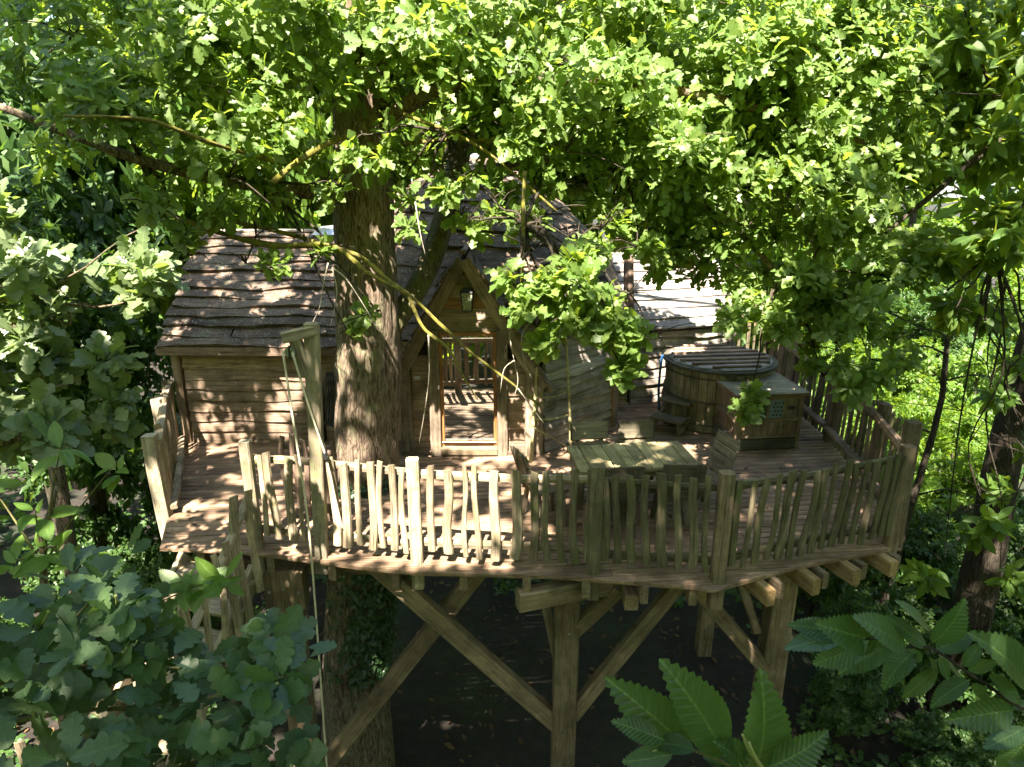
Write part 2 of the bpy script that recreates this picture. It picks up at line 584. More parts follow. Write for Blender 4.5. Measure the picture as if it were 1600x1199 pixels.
def board_wall(parent, p0, p1, z0, z1, n, mat, name='wall_board', t=.03, amp=.018, split=0):
    """courses of waney boards on a vertical wall from p0 to p1 (x,y), left to right seen from outside"""
    pitch = (z1 - z0) / n
    q0, q1 = Vector((p0[0], p0[1], 0)), Vector((p1[0], p1[1], 0))
    for i in range(n):
        z = z0 + i * pitch
        cuts = [0.0, 1.0]
        if split and rnd.random() < .5:
            cuts = [0.0, rnd.uniform(.3, .7), 1.0]
        for a, b in zip(cuts, cuts[1:]):
            pa, pb = q0.lerp(q1, a), q0.lerp(q1, b)
            pa.z = z + rnd.uniform(-.008, .008)
            pb.z = z + rnd.uniform(-.008, .008)
            g = (pb - pa).normalized() * .002
            waney(name, pa + g, pb - g, (0, 0, 1), pitch * 1.22, t * rnd.uniform(.85, 1.15), mat, parent, amp)


def slab(name, pts, parent, mat, th=.03):
    """flat backing sheet through the points, given thickness along its inward normal"""
    P = [Vector(p) for p in pts]
    nrm = (P[1] - P[0]).cross(P[2] - P[0]).normalized()
    n = len(P)
    V = P + [p - nrm * th for p in P]
    F = [tuple(range(n)), tuple(reversed(range(n, 2 * n)))]
    for i in range(n):
        j = (i + 1) % n
        F.append((i, i + n, j + n, j))
    o = put(name, mesh_from(V, F), mat, parent, Matrix.Identity(4))
    return o


# ================================================================== THE CABIN
cabin = thing('cabin', 'timber tree cabin clad in wavy-edged boards with pointed porch and domed roof', 'cabin', (-.6, 11.0, 0))
CX, CY = -.6, 11.72
RW = 2.42
angs = [R(-65 + 36 * k) for k in range(10)]


def ring(r, a, z=0.0):
    return Vector((CX + r * math.cos(a), CY + r * math.sin(a), z))


main_wall = put('main_wall', mesh_from([ring(RW - .04, a, z) for z in (.0, 1.95) for a in angs],
                                       [(i, (i + 1) % 10, 10 + (i + 1) % 10, 10 + i) for i in range(9)]), M_dark, cabin, Matrix.Identity(4))
for k in (8, 9, 0, 1):      # the faces turned to the deck; face 9 carries the porch
    a0, a1 = angs[k], angs[(k + 1) % 10]
    p0, p1 = ring(RW, a0), ring(RW, a1)
    if k == 0:      # the rounded side meets the porch post
        p0, p1 = Vector((.42, 9.2, 0)), Vector((1.56, 10.3, 0))
    if k == 1:
        p0 = Vector((1.57, 10.32, 0))
    mat = M_grey if k in (0, 1) else M_wall
    if k == 9:
        continue
    board_wall(main_wall, (p0.x, p0.y), (p1.x, p1.y), .02, 1.98, 13, mat, t=.08, amp=.02)
for k in (1,):
    p = Vector((1.60, 10.28, 0))
    bar('corner_post', (p.x, p.y, 0), (p.x, p.y, 1.75), .15, .13, M_red, main_wall, up=(p.x - CX, p.y - CY, 0), rings=4, wob=.012)

# domed roof: rings of boards
prof = [(2.68, 1.62), (2.56, 1.86), (2.43, 2.10), (2.29, 2.34), (2.13, 2.58), (1.95, 2.82), (1.75, 3.04), (1.53, 3.25), (1.29, 3.45), (1.03, 3.63), (.76, 3.79), (.48, 3.94), (.2, 4.06)]
main_roof = put('main_roof', mesh_from([ring(r - .06, a, z - .02) for r, z in prof for a in angs],
                                       [(j * 10 + i, j * 10 + (i + 1) % 10, (j + 1) * 10 + (i + 1) % 10, (j + 1) * 10 + i) for j in range(len(prof) - 1) for i in range(10) if not (i == 9 and j < 6)]),
                M_dark, cabin, Matrix.Identity(4))
for j in range(len(prof) - 1):
    (r0, z0), (r1, z1) = prof[j], prof[j + 1]
    for k in range(10):
        a0, a1 = angs[k], angs[(k + 1) % 10]
        if a1 < a0:
            a1 += 2 * math.pi
        if k == 9 and j < 5:
            # the porch roof breaks this face: keep only the strip to either side
            pa, pb = ring(r0, a0, z0), ring(r0, a1, z0)
            half = max(.03, .97 * (2.8 - z0) / 1.64 - (.0 if j < 2 else .14))
            mid_x = -.61
            for s0, s1 in ((pa.x, mid_x - half), (mid_x + half, pb.x)):
                if s1 - s0 > .12:
                    t0, t1 = (s0 - pa.x) / (pb.x - pa.x), (s1 - pa.x) / (pb.x - pa.x)
                    q0, q1 = pa.lerp(pb, t0), pa.lerp(pb, t1)
                    up = ((ring(r1, a0, z1) + ring(r1, a1, z1)) - (pa + pb)) / 2
                    waney('roof_board', q0, q1, up, up.length * 1.3, .065, M_roof, main_roof, .03)
            continue
        p0, p1 = ring(r0, a0, z0), ring(r0, a1, z0)
        q0, q1 = ring(r1, a0, z1), ring(r1, a1, z1)
        up = ((q0 + q1) - (p0 + p1)) / 2
        shrink = ((p1 - p0).length - (q1 - q0).length) / 2 * 1.2
        dz = rnd.uniform(-.012, .012)
        waney('roof_board', p0 + Vector((0, 0, dz)), p1 + Vector((0, 0, -dz)), up, up.length * 1.3, .068 * rnd.uniform(.75, 1.25), M_roof, main_roof, .034, shrink, shrink)
cap_v = [ring(.34, R(30 * i), 3.98) for i in range(12)] + [ring(.03, R(30 * i), 4.17) for i in range(12)]
put('roof_cap', mesh_from(cap_v, [(i, (i + 1) % 12, 12 + (i + 1) % 12, 12 + i) for i in range(12)] + [tuple(range(12, 24))]), M_flash, main_roof, Matrix.Identity(4))

# left wing
YL = 9.62
lw = slab('wing_wall', [(-4.9, YL + .03, 0), (-2.35, YL + .03, 0), (-2.35, YL + .03, 1.52), (-4.9, YL + .03, 1.52)], cabin, M_dark)
board_wall(lw, (-4.80, YL), (-2.98, YL), .0, 1.47, 9, M_wall, t=.065, amp=.016)
board_wall(lw, (-2.80, YL + .02), (-2.36, YL + .02), .0, 1.47, 8, M_wall, t=.045, amp=.012)
for x, w in ((-4.88, .13), (-2.89, .13)):
    bar('corner_post', (x, YL - .02, -.02), (x, YL - .02, 1.5), .12, w, M_wall if x < -4 else M_red, lw, up=(0, -1, 0), rings=3, wob=.006)
slab('side_wall', [(-4.93, 11.3, 0), (-4.93, YL, 0), (-4.93, YL, 1.5), (-4.93, 11.3, 2.75)], cabin, M_wall)
e0, e1, r0_, r1_ = Vector((-5.02, 9.36, 1.50)), Vector((-2.42, 9.36, 1.50)), Vector((-5.02, 11.25, 2.95)), Vector((-2.42, 11.25, 2.95))
lr_ = slab('wing_roof', [e0 + Vector((0, 0, -.03)), e1 + Vector((0, 0, -.03)), r1_ + Vector((0, 0, -.03)), r0_ + Vector((0, 0, -.03))], cabin, M_dark)
slope = (r0_ - e0)
NC = 13
for i in range(NC):
    a = e0 + slope * (i / NC)
    b = e1 + slope * (i / NC)
    jl, jr = rnd.uniform(-.03, .03), 0
    cut = rnd.uniform(.35, .65)
    for s0, s1 in (((0, cut), (cut, 1)) if i % 2 else ((0, 1),)):
        waney('roof_board', a.lerp(b, s0) + Vector((jl + .002, 0, 0)), a.lerp(b, s1) - Vector((.002, 0, 0)), slope, slope.length / NC * 1.3, .07 * rnd.uniform(.7, 1.25), M_roof, lr_, .026)
bar('fascia', (-5.03, 9.345, 1.47), (-2.42, 9.345, 1.47), .03, .12, M_red, lr_, rings=4, wob=.008)
bar('ridge_board', (-5.05, 11.25, 2.98), (-2.9, 11.25, 2.98), .16, .03, M_grey, lr_, rings=4, wob=.006)
slab('ridge_flashing', [(-3.2, 11.05, 2.93), (-2.6, 11.05, 2.93), (-2.5, 11.3, 3.1), (-3.1, 11.3, 3.04)], lr_, M_flash, .006)

# right wing
p0r, p1r = Vector((2.05, 11.38, 0)), Vector((3.98, 11.95, 0))
dr = (p1r - p0r).normalized()
nr = Vector((dr.y, -dr.x, 0))
rw = slab('wing_wall', [p0r - nr * .03, p1r - nr * .03, p1r - nr * .03 + Vector((0, 0, 1.38)), p0r - nr * .03 + Vector((0, 0, 1.38))], cabin, M_dark)
b1 = p1r - dr * .16
board_wall(rw, (p0r.x, p0r.y), (b1.x, b1.y), -.02, 1.30, 8, M_grey, t=.07, amp=.028)
bar('corner_post', p1r - dr * .06, p1r - dr * .06 + Vector((0, 0, 1.3)), .14, .12, M_grey, rw, up=nr, rings=3, wob=.006)
rslope = Vector((-nr.x * 1.15, -nr.y * 1.15, 1.15))
re0, re1 = p0r + nr * .12 + Vector((-.02, 0, 1.30)), p1r + nr * .12 + dr * .05 + Vector((0, 0, 1.30))
rr_ = slab('wing_roof', [re0 + Vector((0, 0, -.02)), re1 + Vector((0, 0, -.02)), re1 + rslope + Vector((0, 0, -.02)), re0 + rslope + Vector((0, 0, -.02))], cabin, M_dark)
for i in range(8):
    a, b = re0 + rslope * (i / 8), re1 + rslope * (i / 8)
    waney('roof_board', a, b, rslope, rslope.length / 8 * 1.25, .055, M_roof_grey, rr_, .008)
bar('trim_post', p0r + nr * .06 + Vector((-.06, 0, .9)), p0r + nr * .02 + Vector((-.12, .12, 2.55)), .16, .08, M_red, rr_, up=nr, rings=4, wob=.015)

# ---- porch
PX, PY = -.61, 9.12
porch = bar('porch', (PX - .98, PY + .02, 0.03), (PX + .98, PY + .02, .03), .16, .06, M_red, cabin, rings=3, wob=.003, label='porch with pointed gable and glazed door')
APEX = Vector((PX - .03, PY - .06, 2.80))
FL, FR = Vector((PX - .97, PY - .06, 1.16)), Vector((PX + .97, PY - .06, 1.10))
for foot in (FL, FR):
    d_ = (foot - APEX).normalized()
    nrm = Vector((0, -1, 0))
    o = bar('barge_board', APEX + d_ * .02, foot + d_ * .12, .17, .05, M_barge, porch, up=nrm, rings=5, wob=.006)
# porch roof: courses of short boards running back into the dome
for sgn, foot in ((-1, FL), (1, FR)):
    sl = (APEX - foot)
    nout = Vector((sgn * sl.z, 0, abs(sl.x))).normalized()
    ncourse = 9
    for i in range(ncourse):
        base = foot + sl * (i / ncourse) + nout * .075 - sl.normalized() * .22
        ydepth = .55 + 1.15 * i / ncourse
        segs = 2 if i < 4 else 3
        for s in range(segs):
            y0_, y1_ = -.07 + rnd.uniform(-.03, .03) * (s == 0) + ydepth * s / segs, ydepth * (s + 1) / segs - .004
            pa, pb = base + Vector((0, y0_, 0)), base + Vector((0, y1_, 0))
            if sgn < 0:
                pa, pb = pb, pa
            waney('porch_shingle', pa, pb, sl, sl.length / ncourse * 1.4, .06 * rnd.uniform(.8, 1.3), M_roof, porch, .008, n=4)
    slab('roof_sheet', [APEX + nout * .05 + Vector((0, .02, 0)), foot + nout * .05 + Vector((0, .02, 0)), foot + nout * .05 + Vector((0, .7, 0)), APEX + nout * .05 + Vector((0, 1.7, 0))][::sgn], porch, M_red, .012)
bar('ridge_shingle', APEX + Vector((0, -.08, .09)), APEX + Vector((0, 1.5, .09)), .07, .05, M_red, porch, rings=4, wob=.01)
# gable boards over the door
slab('gable_sheet', [(PX - .85, PY + .05, .0), (PX + .85, PY + .05, .0), (PX + .85, PY + .05, 1.25), (PX, PY + .05, 2.66), (PX - .85, PY + .05, 1.25)], porch, M_dark, .02)
hb = [1.80, 1.96, 2.12, 2.28, 2.44, 2.58]
for i, z in enumerate(hb[:-1]):
    half = max(.06, (2.72 - z) / 1.64 * .95 - .03)
    h2 = max(.04, (2.72 - hb[i + 1]) / 1.64 * .95 - .03)
    waney('gable_board', (PX - half, PY + .02, z), (PX + half, PY + .02, z), (0, 0, 1), hb[i + 1] - z + .01, .028, M_frame if i in (2,) else M_barge, porch, .004, half - h2, half - h2)
# outer posts, door posts, side panels
bar('porch_post', (PX - .88, PY, 0), (PX - .90, PY, 1.30), .18, .12, M_barge, porch, up=(0, -1, 0), rings=4, wob=.006)
bar('porch_post', (PX + .92, PY - .02, 0), (PX + .93, PY - .02, 1.24), .26, .08, M_barge, porch, up=(.3, -1, 0), rings=4, wob=.006)
bar('door_post', (PX - .475, PY - .05, 0), (PX - .475, PY - .05, 1.84), .15, .09, M_barge, porch, up=(0, -1, 0), rings=4, wob=.005)
bar('door_post', (PX + .475, PY - .05, 0), (PX + .475, PY - .05, 1.84), .15, .09, M_barge, porch, up=(0, -1, 0), rings=4, wob=.005)
for x0, x1, nb in ((PX - .79, PX - .555, 9), (PX + .555, PX + .79, 8)):
    zz = .04
    for i in range(nb):
        h_ = (1.40 if x0 < PX else 1.34) / nb
        waney('side_board', (x0, PY + .02, zz), (x1, PY + .02, zz), (0, 0, 1), h_ * 1.15, .028 * rnd.uniform(.9, 1.4), M_wall, porch, .010, n=5)
        zz += h_
door = slab('door', [(PX - .40, PY + .045, .14), (PX + .40, PY + .045, .14), (PX + .40, PY + .045, .15), (PX - .40, PY + .045, .15)], porch, M_frame, .02)
for x in (-.375, .375):
    bar('door_stile', (PX + x, PY + .0, .13), (PX + x, PY + .0, 1.80), .05, .05, M_frame, door, up=(0, -1, 0))
bar('door_rail', (PX - .35, PY + .0, .17), (PX + .35, PY + .0, .17), .05, .05, M_frame, door)
bar('door_rail', (PX - .35, PY + .0, 1.775), (PX + .35, PY + .0, 1.775), .05, .05, M_frame, door)
bar('drip_bar', (PX - .38, PY - .04, .195), (PX + .38, PY - .04, .195), .02, .015, M_steel, door)
gl = slab('door_glass', [(PX - .35, PY + .01, .2), (PX + .35, PY + .01, .2), (PX + .35, PY + .01, 1.75), (PX - .35, PY + .01, 1.75)], door, M_glass, .012)
bar('threshold', (PX - .40, PY - .06, .075), (PX + .40, PY - .06, .075), .14, .10, M_supp, porch, rings=3, wob=.004)
bar('latch', (PX - .74, PY - .10, 1.16), (PX - .66, PY - .10, 1.18), .03, .05, M_steel, porch)

# lantern on the gable
lant = thing('wall_lantern', 'black lantern with hammered glass hung on the porch gable', 'lantern', (PX + .01, PY - .07, 2.10))
def taper_box(w0, w1, d0, d1, h, z0=0.0):
    V = [(-w0, -d0, z0), (w0, -d0, z0), (w0, d0, z0), (-w0, d0, z0), (-w1, -d1, z0 + h), (w1, -d1, z0 + h), (w1, d1, z0 + h), (-w1, d1, z0 + h)]
    return mesh_from(V, [(3, 2, 1, 0), (4, 5, 6, 7), (0, 1, 5, 4), (1, 2, 6, 5), (2, 3, 7, 6), (3, 0, 4, 7)])
put('lantern_glass', taper_box(.058, .078, .05, .065, .24, .02), M_lamp, lant, W[lant.name])
put('lantern_base', taper_box(.05, .07, .045, .06, .025, -.005), M_black, lant, W[lant.name])
put('lantern_roof', taper_box(.10, .03, .08, .03, .06, .262), M_black, lant, W[lant.name])
put('wall_plate', taper_box(.05, .05, .01, .01, .3, 0.0), M_black, lant, W[lant.name] @ Matrix.Translation((0, .085, 0)))
for sx in (-1, 1):
    for sy in (-1, 1):
        bar('lantern_bar', Vector((PX + .01, PY - .07, 2.10)) + Vector((sx * .061, sy * .053, .015)), Vector((PX + .01, PY - .07, 2.10)) + Vector((sx * .082, sy * .068, .265)), .012, .012, M_black, lant)

# ================================================================== DECK
deck = thing('timber_deck', 'raised timber deck on posts around the oak and cabin', 'deck', (0, 8.5, 0))
outline = [(-4.12, 7.36), (-3.82, 6.52), (-2.85, 6.47), (-1.6, 6.19), (-.98, 6.08), (.39, 6.02), (1.95, 5.80), (2.12, 5.84), (3.01, 6.2), (4.25, 6.58), (4.62, 8.0), (4.85, 10.0), (4.9, 12.6), (2.0, 12.6), (-5.0, 12.0), (-5.05, 9.6)]


def span(v, ang):
    ca, sa = math.cos(ang), math.sin(ang)
    xs_ = []
    P = [(x * ca + y * sa, -x * sa + y * ca) for x, y in outline]
    for i in range(len(P)):
        (x0, y0), (x1, y1) = P[i], P[(i + 1) % len(P)]
        if (y0 - v) * (y1 - v) <= 0 and y0 != y1:
            xs_.append(x0 + (x1 - x0) * (v - y0) / (y1 - y0))
    return (min(xs_), max(xs_)) if len(xs_) >= 2 else None


DA = R(5.0)
PIT = .118
ca, sa = math.cos(DA), math.sin(DA)
v = 5.2
k_b = 0
while v < 12.4:
    s0, s1 = span(v + .004, DA), span(v + PIT - .013, DA)
    if s0 is None and s1 is not None:
        mid_ = (s1[0] + s1[1]) / 2
        s0 = (mid_, mid_)
    if s0 and s1 and max(s0[1], s1[1]) - min(s0[0], s1[0]) > .15:
        lo, hi = min(s0[0], s1[0]), max(s0[1], s1[1])
        cuts = [0.0]
        L_ = hi - lo
        if L_ > 3:
            c_ = [.33, .62, .5, .24, .72][k_b % 5]
            cuts.append(c_)
            if L_ > 7:
                cuts.append(min(.92, c_ + .31))
        cuts.append(1.0)
        for a, b in zip(cuts, cuts[1:]):
            A0, B0 = s0[0] + (s0[1] - s0[0]) * a, s0[0] + (s0[1] - s0[0]) * b
            A1, B1 = s1[0] + (s1[1] - s1[0]) * a, s1[0] + (s1[1] - s1[0]) * b
            if 0 < a:
                A0 = A1 = (A0 + A1) / 2 + .002
            if b < 1:
                B0 = B1 = (B0 + B1) / 2 - .002
            mx_, my_ = (A0 + B0) / 2 * ca - v * sa, (A0 + B0) / 2 * sa + v * ca
            # boards wholly under the cabin are left out
            if my_ > 10.2 and -4.6 < mx_ < 1.2 and B0 - A0 < 5:
                continue
            dz = rnd.uniform(-.003, .003)
            zt, zb = dz, dz - .032
            y0_, y1_ = .003, PIT - .013
            ox, oy = A0, v
            V = []
            for (xx, yy) in ((A0, y0_), (B0, y0_), (B1, y1_), (A1, y1_)):
                V.append((xx - ox, yy, zb))
            e = .009
            for (xx, yy) in ((A0, y0_), (B0, y0_), (B1, y1_), (A1, y1_)):
                V.append((xx - ox, yy, zt - e))
            for (xx, yy) in ((A0 + e, y0_ + e), (B0 - e, y0_ + e), (B1 - e, y1_ - e), (A1 + e, y1_ - e)):
                V.append((xx - ox, yy, zt))
            F = [(3, 2, 1, 0), (8, 9, 10, 11)]
            for i in range(4):
                j = (i + 1) % 4
                F += [(i, j, 4 + j, 4 + i), (4 + i, 4 + j, 8 + j, 8 + i)]
            Mb = Matrix.Rotation(DA, 4, 'Z') @ Matrix.Translation((ox, oy, 0))
            put('deck_board', mesh_from(V, F), M_deck, deck, Mb)
        k_b += 1
    v += PIT

# joists under the boards, running front to back and poking out past the edge
def edge_y(x):
    best = None
    for i in range(len(outline)):
        (x0, y0), (x1, y1) = outline[i], outline[(i + 1) % len(outline)]
        if x0 != x1 and (x0 - x) * (x1 - x) <= 0:
            y = y0 + (y1 - y0) * (x - x0) / (x1 - x0)
            best = y if best is None else min(best, y)
    return best
for x, pro, fresh in ((-3.4, -.05, 0), (-2.6, -.02, 0), (-1.9, -.03, 0), (-1.2, 0.02, 0), (-.5, -.04, 0), (.15, .03, 0), (.75, .0, 0), (1.32, .02, 0), (1.8, -.02, 0)):
    y = edge_y(x) - pro
    bar('joist', (x, y, -.135), (x, 12.2, -.135), .08, .20, M_supp, deck, rings=2)
# right front corner: joists run square to the slanted edge
ed = (Vector((4.25, 6.58, 0)) - Vector((2.12, 5.84, 0))).normalized()
en = Vector((ed.y, -ed.x, 0))
for t_, fr in ((.42, M_joist), (.60, M_supp), (.98, M_joist), (1.15, M_supp), (1.50, M_joist), (1.66, M_supp), (2.0, M_joist), (2.12, M_supp)):
    q = Vector((2.12, 5.84, -.14)) + ed * t_
    bar('joist', q + en * (.16 if fr is M_joist else .10), q - en * 3.0, .10 if fr is M_joist else .07, .18, fr, deck)
# thin edge trim under the board ends
for i in range(1, 9):
    a, b = Vector((*outline[i], -.045)), Vector((*outline[i + 1], -.045))
    if i == 1:
        continue
    bar('edge_trim', a + Vector((0, .02, 0)), b + Vector((0, .02, 0)), .025, .02, M_deck, deck, rings=3, wob=.002)

# support posts with braces
def support(x, y, w, top, braces, lean=0.0):
    p = bar('support_post', (x, y, GROUND - .2), (x + lean, y, top), w, w, M_supp, deck, up=(0, -1, 0), c=.015, rings=6, wob=.006)
    for a, b, bw, bh in braces:
        bar('brace', a, b, bw, bh, M_supp, p, up=(0, -1, 0), c=.012, rings=4, wob=.006)
    return p
support(.62, 6.62, .28, -.24, [((.68, 6.62, -1.15), (1.15, 6.28, -.30), .15, .15), ((.55, 6.72, -1.68), (.36, 7.3, -.95), .10, .10), ((.72, 6.66, -2.35), (2.05, 7.0, -.62), .17, .14),
                                ((-1.55, 6.50, -.10), (.60, 6.62, -2.50), .20, .14), ((-.30, 6.95, -.42), (-2.75, 6.70, -3.75), .20, .14)])
support(3.17, 6.95, .28, -.24, [((1.96, 6.58, -.42), (3.13, 6.90, -1.93), .16, .14), ((2.95, 6.95, -1.4), (2.7, 7.3, -.6), .1, .1)])
lp = support(-2.5, 6.58, .26, -.24, [])
for sx in (-.17, .17):
    bar('bracket', (-2.5 + sx, 6.56, -.72), (-2.5 + sx, 6.56, -.26), .09, .20, M_supp, lp, up=(0, -1, 0))
for (bx_, by_, bz_) in ((.64, 6.475, -1.05), (.60, 6.475, -2.45), (.66, 6.475, -1.75), (3.15, 6.805, -1.85), (-2.5, 6.445, -.45), (-2.66, 6.455, -.5), (-2.34, 6.455, -.5)):
    bolt_me = bpy.data.meshes.new('mesh')
    bm = bmesh.new(); bmesh.ops.create_cone(bm, cap_ends=True, segments=8, radius1=.018, radius2=.014, depth=.02); bm.to_mesh(bolt_me); bm.free()
    put('bolt', bolt_me, M_steel, deck, Matrix.Translation((bx_, by_, bz_)) @ Matrix.Rotation(R(90), 4, 'X'))
support(-4.4, 9.4, .22, -.24, [])
support(3.6, 10.8, .26, -.24, [])
bar('cross_beam', (.06, 6.02, -.30), (2.35, 6.75, -.30), .16, .22, M_supp, deck, c=.015, rings=4, wob=.006)
bar('cross_beam', (-3.6, 6.78, -.34), (-.2, 6.72, -.34), .14, .18, M_supp, deck, c=.015, rings=4, wob=.006)
bar('cross_beam', (1.7, 6.9, -.34), (4.4, 7.25, -.34), .16, .20, M_supp, deck, c=.015, rings=4, wob=.006)
bar('beam_stub', (1.22, 5.98, -.30), (1.22, 6.9, -.30), .14, .18, M_supp, deck)

# ================================================================== RAILINGS
def picket_mesh(L, r, half=True, bend=.03):
    n = 7
    P, rad = [], []
    b1, b2 = rnd.uniform(-bend, bend), rnd.uniform(-bend, bend)
    k1 = rnd.uniform(-bend, bend) * .6
    for i in range(n):
        t = i / (n - 1)
        P.append(Vector((L * t, b1 * math.sin(math.pi * t) + k1 * math.sin(2 * math.pi * t), b2 * math.sin(math.pi * t) * .5)))
        rad.append(r * (.93 - .12 * t) * rnd.uniform(.95, 1.05))
    V, F = [], []
    sec = [(1, -.1), (.88, .38), (.15, .62), (-.8, .45), (-1, -.1), (-.8, -.45), (.8, -.45)] if half else [(math.cos(R(51.4 * j)), math.sin(R(51.4 * j))) for j in range(7)]
    tilt = rnd.uniform(-.35, .35)
    for i in range(n):
        for (y, z) in sec:
            dx = (tilt * y * r + .2 * z * r) if i == n - 1 else 0
            V.append(P[i] + Vector((dx, y * rad[i], z * rad[i])))
    for i in range(n - 1):
        for j in range(7):
            k = (j + 1) % 7
            F.append((i * 7 + j, i * 7 + k, (i + 1) * 7 + k, (i + 1) * 7 + j))
    F += [tuple(reversed(range(7))), tuple(range((n - 1) * 7, n * 7))]
    me = mesh_from(V, F)
    for p in me.polygons:
        p.use_smooth = False
    return me


def picket(base, top, r, mat, parent, facing=(0, -1, 0), bend=.03, half=True):
    L = (Vector(top) - Vector(base)).length
    return put('picket', picket_mesh(L, r, half, bend), mat, parent, frame_along(base, top, facing))


front = thing('picket_railing', 'long rustic picket railing along the front edge of the deck', 'railing', (0, 6.2, 0))
posts = [(-2.76, 6.56, 1.24, .115), (-.99, 6.26, 1.17, .125), (.83, 6.08, 1.18, .135), (2.05, 5.93, 1.18, .14), (4.13, 6.60, 1.17, .13)]
for i, (x, y, h, w) in enumerate(posts):
    mat = M_post if i < 2 else M_railg if i == 2 else M_supp
    bar('rail_post', (x, y, -.30), (x + rnd.uniform(-.01, .01), y, h), w, w * .9, mat, front, up=(0, -1, 0), c=.018, rings=6, wob=.008)
line_px = {0: (), }
# spacing of the pickets read bay by bay: fraction along the bay, half-width, lean, height
bays = [
    [(.07, .035, .02), (.15, .05, -.03), (.245, .055, .03), (.31, .025, .0), (.52, .05, -.01), (.58, .055, .02), (.66, .035, .03), (.735, .05, .03), (.80, .035, .02), (.87, .045, .01), (.94, .035, .0)],
    [(.09, .045, .02), (.185, .055, .01), (.285, .03, -.0), (.36, .035, -.03), (.45, .055, .0), (.56, .06, .02), (.66, .05, .01), (.745, .042, -.03), (.825, .04, -.04), (.90, .045, -.03), (.965, .04, .0)],
    [(.09, .042, -.03), (.19, .045, -.05), (.31, .05, -.06), (.43, .042, -.05), (.56, .055, -.07), (.68, .042, -.06), (.79, .05, -.05), (.90, .035, -.05)],
    [(.06, .045, .0), (.125, .035, .02), (.19, .045, .03), (.25, .035, .03), (.315, .05, .04), (.38, .04, .03), (.44, .042, .05), (.50, .045, .03), (.56, .035, .02), (.62, .045, .05), (.68, .04, .02), (.74, .036, .04), (.80, .045, .03), (.86, .038, .05), (.92, .04, .03), (.965, .036, .04)],
]
for i, bay in enumerate(bays):
    (x0, y0, h0, _), (x1, y1, h1, _) = posts[i], posts[i + 1]
    mat = M_rail if i < 1 else M_railg
    d_ = Vector((x1 - x0, y1 - y0, 0)).normalized()
    nf = Vector((d_.y, -d_.x, 0))
    hr = 1.0
    # rails behind the pickets
    for z, nm, w_ in ((hr, 'top_rail', .085), (.20, 'bottom_rail', .09)):
        put(nm, picket_mesh(Vector((x1 - x0, y1 - y0, 0)).length - .04, w_ * .6, True, .03), M_rail if i < 2 else M_railg, front,
            frame_along(Vector((x0, y0, z + rnd.uniform(-.02, .02))) - nf * .06, Vector((x1, y1, z + rnd.uniform(-.02, .02))) - nf * .06, nf))
    for t_, r_, lean in bay:
        mt = M_rail if (i == 0 or (i == 1 and t_ < .6)) else M_railg
        bx, by = x0 + (x1 - x0) * t_, y0 + (y1 - y0) * t_
        hb_ = 1.10 + rnd.uniform(-.04, .05)
        zb_ = .11 + rnd.uniform(-.03, .05)
        picket(Vector((bx, by, zb_)) + nf * .015, Vector((bx + lean * 1.2, by, hb_)) + nf * .02, r_, mt, front, tuple(nf), .028)

# left railing, seen almost end on
lrail = thing('picket_railing', 'short picket railing at the left edge running back to the cabin corner', 'railing', (-4.5, 8.4, 0))
a_, b_ = Vector((-4.06, 7.28, 0)), Vector((-4.98, 9.5, 0))
d_ = (b_ - a_).normalized(); nf = Vector((-d_.y, d_.x, 0))
bar('rail_post', a_ + Vector((-.05, 0, -.35)), a_ + Vector((-.09, 0, 1.02)), .15, .13, M_post, lrail, up=(0, -1, 0), rings=5, wob=.01)
bar('rail_post', a_.lerp(b_, .55) + Vector((-.08, 0, -.3)), a_.lerp(b_, .55) + Vector((-.1, 0, 1.05)), .13, .12, M_post, lrail, up=(0, -1, 0), rings=5, wob=.01)
put('top_rail', picket_mesh((b_ - a_).length, .06), M_rail, lrail, frame_along(a_ + Vector((-.02, 0, .93)), b_ + Vector((0, 0, .97)), (0, 0, 1)))
put('bottom_rail', picket_mesh((b_ - a_).length, .06), M_rail, lrail, frame_along(a_ + Vector((.04, 0, .10)), b_ + Vector((.04, 0, .10)), (0, 0, 1)))
for i in range(15):
    t_ = .02 + i * .068
    q = a_.lerp(b_, t_) + nf * .05 * (1 if i % 2 else .4)
    picket(q + Vector((0, 0, -.12 if i < 3 else .03)), q + Vector((rnd.uniform(-.03, .03), 0, 1.0 + rnd.uniform(-.05, .06))), rnd.uniform(.04, .055), M_rail, lrail, (.9, -.4, 0))

